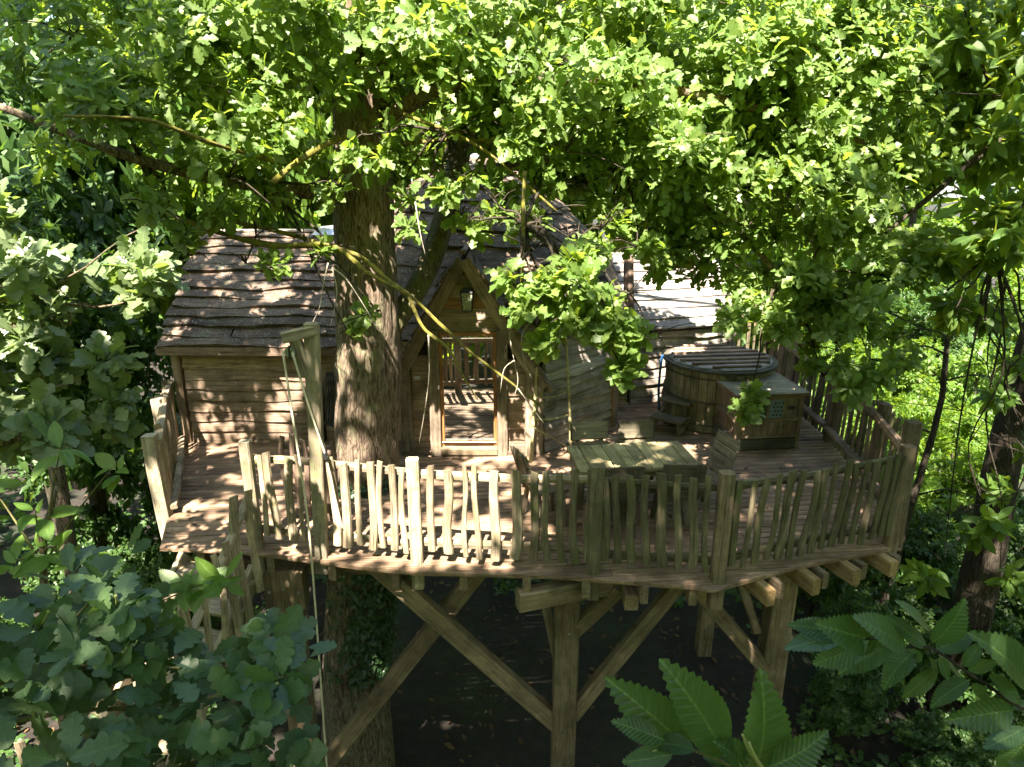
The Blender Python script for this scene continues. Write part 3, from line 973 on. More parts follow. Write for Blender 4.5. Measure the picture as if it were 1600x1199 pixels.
# right railing along the side of the deck
rrail = thing('picket_railing', 'shaded picket railing at the right edge behind the hot tub cabinet', 'railing', (4.6, 8.6, 0))
pts_r = [Vector((4.26, 6.66, 0)), Vector((4.60, 8.0, 0)), Vector((4.78, 9.6, 0)), Vector((4.82, 11.2, 0)), Vector((4.85, 12.5, 0))]
bar('rail_post', (4.24, 6.70, -.1), (4.24, 6.76, 1.38), .14, .14, M_supp, rrail, up=(0, -1, 0), c=.02, rings=6, wob=.008)
for j in range(4):
    p, q = pts_r[j], pts_r[j + 1]
    d_ = (q - p).normalized(); nf = Vector((-d_.y, d_.x, 0))
    if j:
        bar('rail_post', p + Vector((0, 0, -.1)), p + Vector((.03, 0, 1.15)), .13, .13, M_red, rrail, up=(-1, 0, 0), rings=4, wob=.008)
    put('top_rail', picket_mesh((q - p).length, .07), M_red, rrail, frame_along(p + nf * .05 + Vector((0, 0, .98)), q + nf * .05 + Vector((0, 0, .98)), nf))
    put('bottom_rail', picket_mesh((q - p).length, .075), M_red, rrail, frame_along(p + nf * .05 + Vector((0, 0, .24)), q + nf * .05 + Vector((0, 0, .22)), (0, 0, 1)))
    nn = int((q - p).length / .128)
    for i in range(nn):
        c_ = p.lerp(q, (i + .5) / nn)
        picket(c_ + Vector((0, 0, .03)), c_ + Vector((rnd.uniform(0, .05), rnd.uniform(-.03, .03), 1.12 + rnd.uniform(-.06, .08))), rnd.uniform(.032, .05), M_red if (j > 0 and i % 3) else M_railg, rrail, tuple(nf))

# tall screen of stakes at the back by the right wing
scr = thing('stake_screen', 'tall screen of thin upright stakes beside the right wing of the cabin', 'fence', (4.5, 12.5, 0))
for i in range(9):
    x = 4.08 + i * .12
    picket((x, 12.55, 0), (x + rnd.uniform(-.03, .03), 12.55, 1.7 + rnd.uniform(-.12, .12)), rnd.uniform(.025, .04), M_railg, scr)
put('top_rail', picket_mesh(1.05, .04), M_railg, scr, frame_along((4.02, 12.6, 1.5), (5.07, 12.6, 1.5), (0, -1, 0)))

# inner gate of short pickets left of the hoist
gate = thing('picket_gate', 'low brown picket gate folded back on the deck behind the hoist post', 'gate', (-2.5, 7.1, 0))
ga, gb = Vector((-2.62, 7.25, 0)), Vector((-1.98, 6.98, 0))
for i in range(6):
    c_ = ga.lerp(gb, i / 5)
    picket(c_ + Vector((0, 0, .06)), c_ + Vector((0, 0, 1.02 + .05 * (i % 2))), .036, M_red, gate)
for z in (.25, .88):
    put('gate_rail', picket_mesh(.75, .035), M_red, gate, frame_along(ga + Vector((-.04, .05, z)), gb + Vector((.04, .05, z)), (0, -1, 0)))
bar('gate_brace', ga + Vector((.05, .06, .3)), gb + Vector((-.05, .06, .82)), .06, .03, M_red, gate, up=(0, -1, 0))

# ================================================================== STAIRS
sd = Vector((-.28, -.96, 0)).normalized()
sn = Vector((-sd.y, sd.x, 0))          # towards the right when going down
stair = thing('staircase', 'wooden stairs dropping from the left front corner into the leaves', 'stairs', (-3.3, 6.4, 0))
S0 = Vector((-3.14, 6.46, 0))
W2 = .44
for sgn in (-1, 1):
    bar('stringer', S0 + sn * W2 * sgn + Vector((0, 0, -.12)), S0 + sn * W2 * sgn + sd * 5.2 + Vector((0, 0, -4.55)), .06, .24, M_rail, stair)
for i in range(22):
    c_ = S0 + sd * (.12 + .235 * i) + Vector((0, 0, -.20 - .205 * i))
    bar('step', c_ - sn * (W2 + .06), c_ + sn * (W2 + .06), .25, .045, M_rail, stair, rings=3, wob=.004)
for sgn, nm, lab in ((1, 'a', 'uneven stepped pickets down the right side of the stairs'), (-1, 'b', 'uneven stepped pickets down the left side of the stairs')):
    sr = thing('stair_railing', lab, 'railing', tuple(S0 + sn * W2 * sgn))
    nq = 22
    for i in range(nq):
        c_ = S0 + sn * (W2 + .06) * sgn + sd * (.06 + .20 * i)
        zst = -.175 * (i + .3)
        big = i % 4 == 1
        if sgn < 0 and i < 5:
            continue
        picket(c_ + Vector((0, 0, zst - (.30 if not big else .6))), c_ + Vector((rnd.uniform(-.03, .03), 0, zst + .98 + rnd.uniform(-.12, .12) + (.08 if big else 0))), .06 if big else rnd.uniform(.035, .05), M_rail, sr, tuple(sn + Vector((0, -.6, 0))), .04)
    if sgn > 0:
        put('hand_rail', picket_mesh(4.6, .05), M_rail, sr, frame_along(S0 + sn * (W2 + .02) * sgn + Vector((0, 0, .72)), S0 + sn * (W2 + .02) * sgn + sd * 3.5 + Vector((0, 0, -2.35)), (0, 0, 1)))

# ================================================================== HOIST
hoist = thing('rope_hoist', 'tall timber hoist post with stubby arm, pulley and two long ropes', 'hoist', (-2.03, 6.38, 0))
hoist_post = bar('hoist_post', (-2.03, 6.40, -.2), (-1.90, 6.34, 2.53), .13, .12, M_post, hoist, up=(0, -1, 0), c=.012, rings=6, wob=.006)
bar('hoist_arm', (-1.86, 6.33, 2.47), (-2.16, 6.25, 2.41), .10, .10, M_post, hoist, rings=2)
bar('hoist_strut', (-1.97, 6.33, 2.02), (-2.05, 6.28, 2.40), .11, .08, M_post, hoist, up=(0, -1, 0), rings=3, wob=.004)
mb = MB()
for i in range(12):
    pass
pul = bpy.data.meshes.new('mesh')
bm = bmesh.new()
bmesh.ops.create_cone(bm, cap_ends=True, segments=16, radius1=.05, radius2=.05, depth=.03)
bm.to_mesh(pul); bm.free()
put('pulley', pul, M_steel, hoist, Matrix.Translation((-2.09, 6.22, 2.28)) @ Matrix.Rotation(R(90), 4, 'X'))
bar('pulley_hook', (-2.09, 6.22, 2.34), (-2.09, 6.22, 2.22), .02, .05, M_black, hoist, up=(0, -1, 0))
for pts in ([(-2.15, 6.2, 2.30), (-2.11, 6.18, 1.6), (-2.06, 6.16, .6), (-2.07, 6.15, -.6), (-2.12, 6.15, -2.6), (-2.12, 6.15, -3.2)], [(-2.06, 6.2, 2.28), (-1.97, 6.24, 1.75), (-1.86, 6.28, 1.2), (-1.80, 6.33, .6), (-1.77, 6.36, .32)]):
    m2 = MB().tube(pts, .011, .011, 6, 5, 0)
    put('rope', m2.mesh(), M_rope, hoist, Matrix.Identity(4))
put('rope_knot', MB().tube([(-1.865, 6.275, 1.24), (-1.86, 6.28, 1.19), (-1.85, 6.285, 1.14)], .02, .02, 6, 2, 0).mesh(), M_cable, hoist, Matrix.Identity(4))

# bundle of cable on the wall between wing and oak
cab = thing('cable_bundle', 'dark cable hung in loops on the wall left of the oak trunk', 'cable', (-2.6, 9.5, .9))
for i in range(5):
    m2 = MB()
    x0 = -2.80 + i * .035
    m2.tube([(x0 + .12, 9.5, 1.12), (x0 + .05, 9.48, .85), (x0 - .02, 9.48, .45 - .03 * i), (x0 + .05, 9.47, .33), (x0 + .10, 9.48, .5), (x0 + .13, 9.5, 1.1)], .012, .012, 5, 5, 0)
    put('cable_loop', m2.mesh(), M_cable, cab, Matrix.Identity(4))

# ================================================================== TABLE AND CHAIRS
TR = R(7)
table = thing('garden_table', 'rustic green-brown planked table standing on the shaded deck', 'table', (1.39, 7.32, 0), TR)
MT = W[table.name]
for i in range(10):
    x = -.70 + .14 * i
    me = beam_mesh(.74, .134, .035, .006, 4, .004)
    put('table_plank', me, M_table, table, MT @ axes(Vector((x + .07, -.37 + rnd.uniform(-.01, .01), .735)), Vector((0, 1, 0)), Vector((-1, 0, 0)), Vector((0, 0, 1))))
for y in (-.27, .27):
    put('apron', beam_mesh(1.34, .05, .10, .006), M_table, table, MT @ Matrix.Translation((-.67, y, .66)))
for sx in (-1, 1):
    for sy in (-1, 1):
        put('leg', beam_mesh(.75, .08, .08, .01, 4, .008), M_chairb, table, MT @ frame_along((sx * .60, sy * .36, 0), (sx * .48, sy * .22, .70), (0, 1, 0)))
put('stretcher', beam_mesh(.95, .06, .06, .008), M_chairb, table, MT @ Matrix.Translation((-.48, 0, .3)))


def rustic_chair(x, y, rz, label, mat, planks=2, grp='chairs around the planked table', lean=.14):
    ch = thing('garden_chair', label, 'chair', (x, y, 0), rz, grp)     # faces local +Y
    Mc = W[ch.name]
    for i in range(3):
        put('seat_plank', beam_mesh(.44, .13, .03, .006, 3, .004), mat, ch, Mc @ Matrix.Translation((-.22, -.13 + .135 * i, .45)))
    back = put('backrest', beam_mesh(.56, .05, .035, .006), mat, ch, Mc @ frame_along((-.15, -.20, .40), (-.15, -.20 - lean, .88), (0, 1, 0)))
    put('back_stile', beam_mesh(.56, .05, .035, .006), mat, back, Mc @ frame_along((.15, -.20, .40), (.15, -.20 - lean, .88), (0, 1, 0)))
    hh = .46 / planks
    for i in range(planks):
        t0 = .48 + hh * i
        off = lean * (t0 - .40) / .48
        M2 = Mc @ axes(Vector((-.23 + rnd.uniform(-.015, .015), -.175 - off, t0)), Vector((1, 0, 0)), Vector((0, -lean, .48)).normalized(), Vector((0, -.48, -lean)).normalized())
        me = waney_mesh(.46, hh * .97, .025, .008, 0, 0, 6)
        # close the rear with a thin second face
        put('back_plank', me, mat, back, M2)
        put('back_plank', beam_mesh(.45, hh * .93, .02, .005), mat, back, Mc @ axes(Vector((-.225, -.168 - off - lean * hh / .96, t0 + hh / 2)), Vector((1, 0, 0)), Vector((0, -lean, .48)).normalized(), Vector((0, -.48, -lean)).normalized()))
    for sx in (-1, 1):
        for sy in (-1, 1):
            put('leg', beam_mesh(.46, .05, .05, .008, 3, .006), mat, ch, Mc @ frame_along((sx * .21, sy * .19, 0), (sx * .17, sy * .14, .44), (0, 1, 0)))
    return ch
rustic_chair(1.00, 7.62, R(187), 'green plank chair on the far side of the table, next to the ladder', M_chair)
rustic_chair(1.58, 7.67, R(187), 'green plank chair on the far side of the table, in front of the cabin corner', M_chair)
rustic_chair(2.24, 7.38, R(105), 'brown plank chair at the right end of the table by the cabinet', M_chairb, 4)
rustic_chair(1.86, 7.02, R(-2), 'dark green chair on the near side of the table, right of the two', M_chair, 1)
rustic_chair(1.12, 6.92, R(8), 'dark green chair on the near side of the table, left of the two', M_chair, 2)
rustic_chair(.38, 7.16, R(-70), 'weathered plank chair at the left end of the table below the porch', M_chairb, 3)

# ================================================================== HOT TUB
TX, TY, TRAD, TH = 3.36, 10.66, .84, 1.0
tub = thing('hot_tub', 'round wooden hot tub with slatted lid and green streaked staves', 'hot tub', (TX, TY, 0))
NS = 40
for i in range(NS):
    a0, a1 = 2 * math.pi * i / NS + .006, 2 * math.pi * (i + 1) / NS - .006
    r_o = TRAD * rnd.uniform(.995, 1.005)
    V = []
    for z in (0.02, TH - .03):
        for r_, a in ((r_o, a0), (r_o, a1), (r_o - .05, a1), (r_o - .05, a0)):
            V.append((z, r_ * math.cos(a), r_ * math.sin(a)))
    F = [(3, 2, 1, 0), (4, 5, 6, 7), (0, 1, 5, 4), (1, 2, 6, 5), (2, 3, 7, 6), (3, 0, 4, 7)]
    put('stave', mesh_from(V, [tuple(reversed(f)) for f in F]), M_tub, tub, Matrix.Translation((TX, TY, 0)) @ axes(Vector((0, 0, 0)), Vector((0, 0, 1)), Vector((1, 0, 0)), Vector((0, 1, 0))))


def hoop_mesh(r, w, h, z, n=48):
    V, F = [], []
    for i in range(n):
        a = 2 * math.pi * i / n
        for rr, zz in ((r, z), (r + w, z), (r + w, z + h), (r, z + h)):
            V.append((rr * math.cos(a), rr * math.sin(a), zz))
    for i in range(n):
        j = (i + 1) % n
        for k in range(4):
            m = (k + 1) % 4
            F.append((i * 4 + k, j * 4 + k, j * 4 + m, i * 4 + m))
    return mesh_from(V, F)
MTub = W[tub.name]
for z in (.12, .48, .86):
    put('hoop', hoop_mesh(TRAD + .006, .014, .025, z), M_cabd, tub, MTub)
put('rim', hoop_mesh(TRAD - .03, .08, .045, TH - .03), M_cabd, tub, MTub)
lidv = [((TRAD - .03) * math.cos(R(10 * i)), (TRAD - .03) * math.sin(R(10 * i)), zz) for zz in (TH - .02, TH + .03) for i in range(36)]
lid = put('lid', mesh_from(lidv, [tuple(range(36, 72)), tuple(reversed(range(36)))] + [(i, (i + 1) % 36, 36 + (i + 1) % 36, 36 + i) for i in range(36)]), M_grey, tub, MTub)
la = R(6)
for i in range(7):
    v_ = -.66 + .22 * i
    hw = math.sqrt(max(0, (TRAD - .08) ** 2 - v_ ** 2))
    put('lid_batten', beam_mesh(2 * hw, .06, .045, .006, 3, .003), M_red, lid, MTub @ Matrix.Rotation(la, 4, 'Z') @ Matrix.Translation((-hw, v_, TH + .053)))
# lid boards between the battens
for i in range(9):
    v_ = -.72 + .18 * i
    hw = math.sqrt(max(.02, (TRAD - .07) ** 2 - v_ ** 2))
    put('lid_board', beam_mesh(2 * hw, .172, .012, .003), M_grey, lid, MTub @ Matrix.Rotation(la, 4, 'Z') @ Matrix.Translation((-hw, v_, TH + .034)))

cabi = thing('heater_cabinet', 'brown panelled wooden cabinet joined to the front of the hot tub', 'cabinet', (3.66, 9.66, 0), R(7))
CW, CD, CH = .97, 1.05, .86
MC = W[cabi.name] @ Matrix.Translation((-CW / 2, -CD / 2 + .12, 0))


def cb(name, p0, p1, w, h, mat, parent=None, up=(0, 0, 1)):
    L = (Vector(p1) - Vector(p0)).length
    return put(name, beam_mesh(L, w, h, .005), mat, parent or cabi, MC @ frame_along(p0, p1, up))
put('carcass', taper_box(CW / 2 - .03, CW / 2 - .03, CD / 2 - .03, CD / 2 - .03, CH - .08, .03), M_dark, cabi, MC @ Matrix.Translation((CW / 2, CD / 2, 0)))
# stand feet under it
for i in range(5):
    cb('foot', (.1 + .19 * i, .04, 0), (.1 + .19 * i, .04, .04), .05, .05, M_steel, up=(0, -1, 0))
for x in (0.02, CW - .02):
    for y in (.02, CD - .02):
        cb('corner_stile', (x, y, .03), (x, y, CH - .02), .07, .07, M_cab, up=(0, -1, 0))
for z, h_, m_ in ((.10, .16, M_cabd), (.47, .05, M_cab), (CH - .05, .06, M_cab), (.21, .03, M_cab)):
    cb('rail', (.055, 0.0, z), (CW - .055, 0.0, z), .06, h_, m_)
    cb('rail', (0.0, .055, z), (0.0, CD - .055, z), .06, h_, m_)
    cb('rail', (CW, .055, z), (CW, CD - .055, z), .06, h_, m_)


def panel(x0, x1, z0, z1, side, mat=M_cab, n=4):
    for i in range(n):
        a, b = x0 + (x1 - x0) * i / n + .002, x0 + (x1 - x0) * (i + 1) / n - .002
        m = (a + b) / 2
        if side == 'f':
            cb('panel', (m, .016, z0), (m, .016, z1), b - a, .02, mat, up=(0, -1, 0))
        else:
            cb('panel', (.016 if side == 'l' else CW - .016, m, z0), (.016 if side == 'l' else CW - .016, m, z1), b - a, .02, mat, up=(-1, 0, 0))
panel(.06, CW - .06, .225, .445, 'f', n=4)
panel(.70, CW - .06, .495, .78, 'f', n=1)
panel(.06, .12, .495, .78, 'f', n=1)
for s in ('l', 'r'):
    panel(.06, CD - .06, .225, .445, s, n=3)
    panel(.06, CD - .06, .495, .78, s, n=3)
M_pane = plain('greenish pane', (.05, .075, .06), .12)
M_pane2 = plain('pale blue pane', (.15, .19, .25), .3)
win = cb('window', (.12, .0, .64), (.45, .0, .64), .03, .28, M_pane, up=(0, 0, 1))
cb('window_bar', (.455, -.006, .50), (.455, -.006, .78), .035, .03, M_cab, win, up=(0, -1, 0))
win2 = cb('window', (.475, .0, .64), (.68, .0, .64), .03, .28, M_pane2, up=(0, 0, 1))
for r_ in range(4):
    for c_ in range(3):
        cb('pane_dot', (.52 + .055 * c_ + .02 * (r_ % 2), -.018, .545 + .06 * r_), (.545 + .055 * c_ + .02 * (r_ % 2), -.018, .545 + .06 * r_), .006, .022, M_dark, win2)
cb('window_bar', (.69, -.006, .50), (.69, -.006, .78), .025, .03, M_cab, win2, up=(0, -1, 0))
ov = [(.075 * math.cos(R(15 * i)), .034 * math.sin(R(15 * i)), z) for z in (0, .014) for i in range(24)]
badge = put('badge', mesh_from(ov, [tuple(range(24, 48))] + [(i, (i + 1) % 24, 24 + (i + 1) % 24, 24 + i) for i in range(24)]), M_black, cabi, MC @ axes(Vector((.81, .004, .64)), Vector((1, 0, 0)), Vector((0, 0, 1)), Vector((0, -1, 0))))
ov2 = []
for s in (1.0, .86):
    ov2 += [(.07 * s * math.cos(R(15 * i)), .030 * s * math.sin(R(15 * i)), .0165) for i in range(24)]
put('badge_ring', mesh_from(ov2, [(i, (i + 1) % 24, 24 + (i + 1) % 24, 24 + i) for i in range(24)]), M_cab, badge, W[badge.name])
# lid of the cabinet
topv = []
for (x, y, z) in ((-.05, -.06, CH - .015), (CW + .05, -.06, CH - .015), (CW + .05, CD, CH + .0), (-.05, CD, CH + .0)):
    topv.append((x, y, z))
topv += [(x, y, z + .035) for x, y, z in topv[:4]]
put('cabinet_lid', mesh_from(topv, [(3, 2, 1, 0), (4, 5, 6, 7), (0, 1, 5, 4), (1, 2, 6, 5), (2, 3, 7, 6), (3, 0, 4, 7)]), M_tub, cabi, MC)
cb('lid_edge', (-.06, -.07, CH), (CW + .06, -.07, CH), .02, .05, M_cab)
cb('lid_edge', (-.062, -.06, CH), (-.062, CD, CH + .01), .02, .05, M_cab)
cb('lid_edge', (CW + .062, -.06, CH), (CW + .062, CD, CH + .01), .02, .05, M_cab)

# steps up to the tub
st = thing('tub_steps', 'small dark wooden two-step stool against the hot tub', 'steps', (2.55, 10.12, 0), R(-38))
MS = W[st.name]
for i, (y, z) in enumerate(((-.17, .22), (.10, .44))):
    put('tread', beam_mesh(.52, .27, .045, .01, 3, .004), M_chair, st, MS @ Matrix.Translation((-.26, y, z)))
for sx in (-.2, .2):
    sd_ = put('side_frame', beam_mesh(.44, .06, .05, .008), M_chair, st, MS @ frame_along((sx, .14, 0), (sx, .14, .42), (0, 1, 0)))
    put('side_frame', beam_mesh(.21, .06, .05, .008), M_chair, st, MS @ frame_along((sx, -.24, 0), (sx, -.24, .2), (0, 1, 0)))
    put('side_rail', beam_mesh(.48, .06, .05, .008, 3, .01), M_chair, st, MS @ frame_along((sx * 1.15, -.28, .05), (sx * 1.15, .16, .26), (1, 0, 0)))
hose = MB().tube([(2.50, 10.95, .02), (2.47, 10.95, .4), (2.48, 10.93, .9), (2.52, 10.9, 1.0)], .022, .022, 7, 4, 0)
tag(put('hose', hose.mesh(), M_blue), 'thin blue hose standing up along the left side of the hot tub', 'hose')

# ladder against the wall
lad = thing('pole_ladder', 'thin pale pole ladder leaning on the wall right of the porch', 'ladder', (.55, 9.0, 0))
la0, la1 = Vector((.26, 8.82, 0)), Vector((.36, 9.10, 1.78))
lb0, lb1 = Vector((.86, 9.20, 0)), Vector((.74, 9.46, 1.95))
for a, b in ((la0, la1), (lb0, lb1)):
    put('pole', MB().tube([a, a.lerp(b, .5) + Vector((.01, 0, .0)), b], .024, .018, 7, 4, .2).mesh(), M_pole, lad, Matrix.Identity(4))
for t_ in (.3, .47, .64, .80):
    put('rung', MB().tube([la0.lerp(la1, t_ + .04), la0.lerp(la1, t_).lerp(lb0.lerp(lb1, t_ - .02), .5), lb0.lerp(lb1, t_ - .02)], .015, .013, 6, 3, .2).mesh(), M_pole, lad, Matrix.Identity(4))
put('rung', MB().tube([la0.lerp(la1, .28), lb0.lerp(lb1, .02)], .012, .010, 6, 2, .2).mesh(), M_pole, lad, Matrix.Identity(4))

# ================================================================== LEAVES
def leaf_template(kind):
    """unit leaf along +X, width in Y, Z up; returns verts, tris"""
    if kind == 'oak':
        half = [(.0, .008)]
        for i in range(1, 33):
            t = i / 33
            env = .295 * math.sin(math.pi * min(1, t ** 1.2 * .90)) ** .75
            lobe = .52 + .48 * abs(math.sin(math.pi * (4.2 * t ** 1.05 + .12))) ** .6
            half.append((t, max(.013, env * lobe)))
        half.append((1.0, .03))
    elif kind == 'oak_mid':
        half = [(.0, .01), (.18, .05), (.28, .15), (.36, .09), (.52, .24), (.60, .14), (.75, .27), (.88, .17), (1.0, .04)]
    elif kind == 'oak_lo':
        half = [(.0, .01), (.25, .14), (.36, .08), (.55, .24), (.63, .13), (.8, .25), (1.0, .04)]
    elif kind == 'chestnut':
        half = [(.0, .006), (.05, .03)]
        for i in range(15):
            t = .08 + .9 * i / 15
            w = .215 * math.sin(math.pi * min(1, t * 1.02) ** .85) ** .85
            half += [(t, w), (t + .045, w + .016)]
        half += [(1.0, .003)]
    elif kind == 'ellipse':
        half = [(.0, .01), (.2, .12), (.45, .2), (.7, .17), (.88, .08), (1.0, .01)]
    elif kind == 'far':
        half = [(.0, .02), (.3, .2), (.55, .14), (.72, .26), (1.0, .05)]
    else:
        half = [(.0, .05), (.5, .3), (1.0, .05)]
    V, F = [], []
    n = len(half)
    for (x, w) in half:
        curl = -.22 * x * x + .06 * x
        V += [(x, 0, curl), (x, w, curl + w * .32 - w * w * .5), (x, -w, curl + w * .32 - w * w * .5)]
    for i in range(n - 1):
        a, b = i * 3, (i + 1) * 3
        F += [(a, b, b + 1), (a, b + 1, a + 1), (a, a + 2, b + 2), (a, b + 2, b)]
    return np.array(V, dtype=np.float64), np.array(F, dtype=np.int64)


TPL = {k: leaf_template(k) for k in ('oak', 'oak_mid', 'oak_lo', 'chestnut', 'ellipse', 'far', 'dot')}


def norm(a):
    return a / np.maximum(1e-9, np.linalg.norm(a, axis=1, keepdims=True))


LEAN = np.array([[-.08, -.50, .80]])      # leaves turn their faces to the light


def rosettes(Cn, Ax, k, size, droop=.15, flat=.7, svar=.38, spread=1.0, lean=True):
    """k leaves round each twig end; returns base, direction, side, normal, scale"""
    N = len(Cn)
    Ax = norm(Ax)
    base = np.repeat(Cn, k, axis=0)
    ax = np.repeat(Ax, k, axis=0)
    h = norm(np.cross(Ax, np.tile([[0.13, .21, 1.0]], (N, 1)) + rng.normal(0, .05, (N, 3))))
    g = np.cross(Ax, h)
    th = (np.tile(np.arange(k), N) * 2.399 + np.repeat(rng.uniform(0, 6.28, N), k) + rng.normal(0, .25, N * k))[:, None]
    rad = np.repeat(h, k, axis=0) * np.cos(th) + np.repeat(g, k, axis=0) * np.sin(th)
    mixf = rng.uniform(.15, .8, (N * k, 1))
    d = ax * mixf + rad * spread
    d[:, 2] -= droop * rng.uniform(0.2, 1.6, N * k)
    d = norm(d)
    up = np.tile(LEAN if lean else [[0, 0, 1.0]], (N * k, 1)) * flat + ax * (1 - flat) + rng.normal(0, .28, (N * k, 3))
    nn = norm(up - d * np.sum(up * d, axis=1, keepdims=True))
    bb = np.cross(nn, d)
    s = size * rng.uniform(1 - svar, 1 + svar, N * k)
    base = base + d * (.12 * s)[:, None] - ax * (rng.uniform(0, .5, (N * k, 1)) * size)
    return base, d, bb, nn, s


def leaf_mesh(kind, L):
    base, d, b, n, s = L
    T, F = TPL[kind]
    m, N = len(T), len(base)
    zs = rng.uniform(.2, 1.8, N)
    V = base[:, None, :] + s[:, None, None] * (T[None, :, 0:1] * d[:, None, :] + T[None, :, 1:2] * b[:, None, :] + (T[None, :, 2:3] * zs[:, None, None]) * n[:, None, :])
    FF = (F[None] + (np.arange(N) * m)[:, None, None]).reshape(-1, 3)
    UV = np.tile(T[:, :2], (N, 1))
    return np_mesh(V.reshape(-1, 3), FF, True, UV)


def pick(L, idx):
    return tuple(a[idx] for a in L)


def join(Ls):
    return tuple(np.concatenate([l[i] for l in Ls]) for i in range(5))


LEAF_ONE = {}


def single_leaves(name, kind, L, idx, mat, parent):
    """each chosen leaf an object of its own, on one of four shared meshes"""
    key = (kind, mat.name)
    if key not in LEAF_ONE:
        T, F = TPL[kind]
        LEAF_ONE[key] = []
        for q in (.3, .8, 1.2, 1.7):
            V = T.copy()
            V[:, 2] *= q
            V[:, 1] *= rnd.uniform(.92, 1.08)
            V[:, 1] += .03 * math.sin(q * 3) * np.sin(np.pi * V[:, 0])
            me = np_mesh(V, F, True, T[:, :2].copy())
            me.materials.append(mat)
            LEAF_ONE[key].append(me)
    base, d, b, n, s = L
    pinv = W[parent.name].inverted()
    for i in idx:
        o = bpy.data.objects.new(name, LEAF_ONE[key][rnd.randrange(4)])
        M = Matrix.Identity(4)
        for r in range(3):
            M[r][0], M[r][1], M[r][2], M[r][3] = d[i][r] * s[i], b[i][r] * s[i], n[i][r] * s[i], base[i][r]
        C.objects.link(o)
        o.parent = parent
        o.matrix_local = pinv @ M


CP, SP = math.cos(R(17.4)), math.sin(R(17.4))


def seen_size(L):
    """how large each leaf stands in the photograph's view, 0 when outside it"""
    p = L[0] + L[1] * (L[4] * .5)[:, None]
    y, z = p[:, 1], p[:, 2] - 3.92
    dep = y * CP - z * SP
    up = y * SP + z * CP
    ok = (dep > .2) & (np.abs(p[:, 0]) < .74 * dep) & (np.abs(up) < .55 * dep)
    to = np.stack([-p[:, 0], -y, -z], 1)
    to /= np.linalg.norm(to, axis=1, keepdims=True)
    facing = np.abs(np.sum(to * L[3], axis=1)) + .25
    return np.where(ok, L[4] / np.maximum(dep, .2) * facing, 0)


def blob_points(E, k, edge=.35, tilt=None):
    """rosette centres and axes scattered through ellipsoids, denser towards the skin; clumped"""
    Cs, As = [], []
    for (x, y, z, rx, ry, rz, *dn) in E:
        n = max(4, int(rx * ry * rz * k * (dn[0] if dn else 1)))
        nc = max(2, n // 9)
        u = norm(rng.normal(0, 1, (nc, 3))) * (rng.uniform(0, 1, (nc, 1)) ** (1 / 2.2))
        cl = np.repeat(u, 9, axis=0)[:n] + rng.normal(0, .14, (min(n, nc * 9), 3))
        P = np.array([x, y, z]) + cl * np.array([rx, ry, rz])
        A = cl * np.array([1, 1, .5]) + np.array([0, 0, .35]) + rng.normal(0, .35, cl.shape)
        Cs.append(P); As.append(A)
    return np.concatenate(Cs), np.concatenate(As)


def twig_mb(mb, a, b, r, sag=.1, kinks=3, sub=3):
    a, b = Vector(a), Vector(b)
    pts = [a]
    L = (b - a).length
    for i in range(1, kinks + 1):
        t = i / (kinks + 1)
        pts.append(a.lerp(b, t) + Vector((rnd.uniform(-1, 1), rnd.uniform(-1, 1), rnd.uniform(-1, 1) + .6)) * L * .07)
    pts.append(b)
    mb.tube(pts, r, r * .35, 6, 3, .3)
    for i in range(sub):
        p = pts[rnd.randrange(1, len(pts))]
        q = p + Vector((rnd.uniform(-1, 1), rnd.uniform(-1, 1), rnd.uniform(-.3, .8))) * L * .35
        mb.tube([p, p.lerp(q, .5) + Vector((0, 0, .04)), q], r * .45, r * .12, 5, 2, .2)


# ================================================================== THE GREAT OAK THROUGH THE DECK
oak = thing('oak_tree', 'great mossy oak growing up through the deck in front of the cabin', 'tree', (-1.95, 8.15, GROUND))


def trunk_mesh(path, radii, sides=56, step=.06, amp=.03, ridge=9, seed=0):
    P = catmull(path, 12)
    m = len(P)
    seglen = sum((P[i + 1] - P[i]).length for i in range(m - 1))
    nr = int(seglen / step)
    V, F = [], []
    ctrl = len(path) - 1
    for i in range(nr + 1):
        t = i / nr * (m - 1)
        k = min(m - 2, int(t))
        p = P[k].lerp(P[k + 1], t - k)
        tt = i / nr * ctrl
        kk = min(ctrl - 1, int(tt))
        r = radii[kk] + (radii[kk + 1] - radii[kk]) * (tt - kk)
        for j in range(sides):
            a = 2 * math.pi * j / sides
            c_, s_ = math.cos(a), math.sin(a)
            q = Vector((c_ * 2.2 + seed, s_ * 2.2, p.z * .35))
            q2 = Vector((c_ * ridge * 1.0 + seed, s_ * ridge, p.z * 1.6))
            rr = r * (1 + .10 * noise.noise(q)) + amp * (abs(noise.noise(q2)) * 1.6 - .5) + amp * .35 * noise.noise(q2 * 2.6)
            V.append((p.x + c_ * rr, p.y + s_ * rr, p.z))
    for i in range(nr):
        for j in range(sides):
            k = (j + 1) % sides
            F.append((i * sides + j, i * sides + k, (i + 1) * sides + k, (i + 1) * sides + j))
    return np_mesh(np.array(V), np.array(F), True)


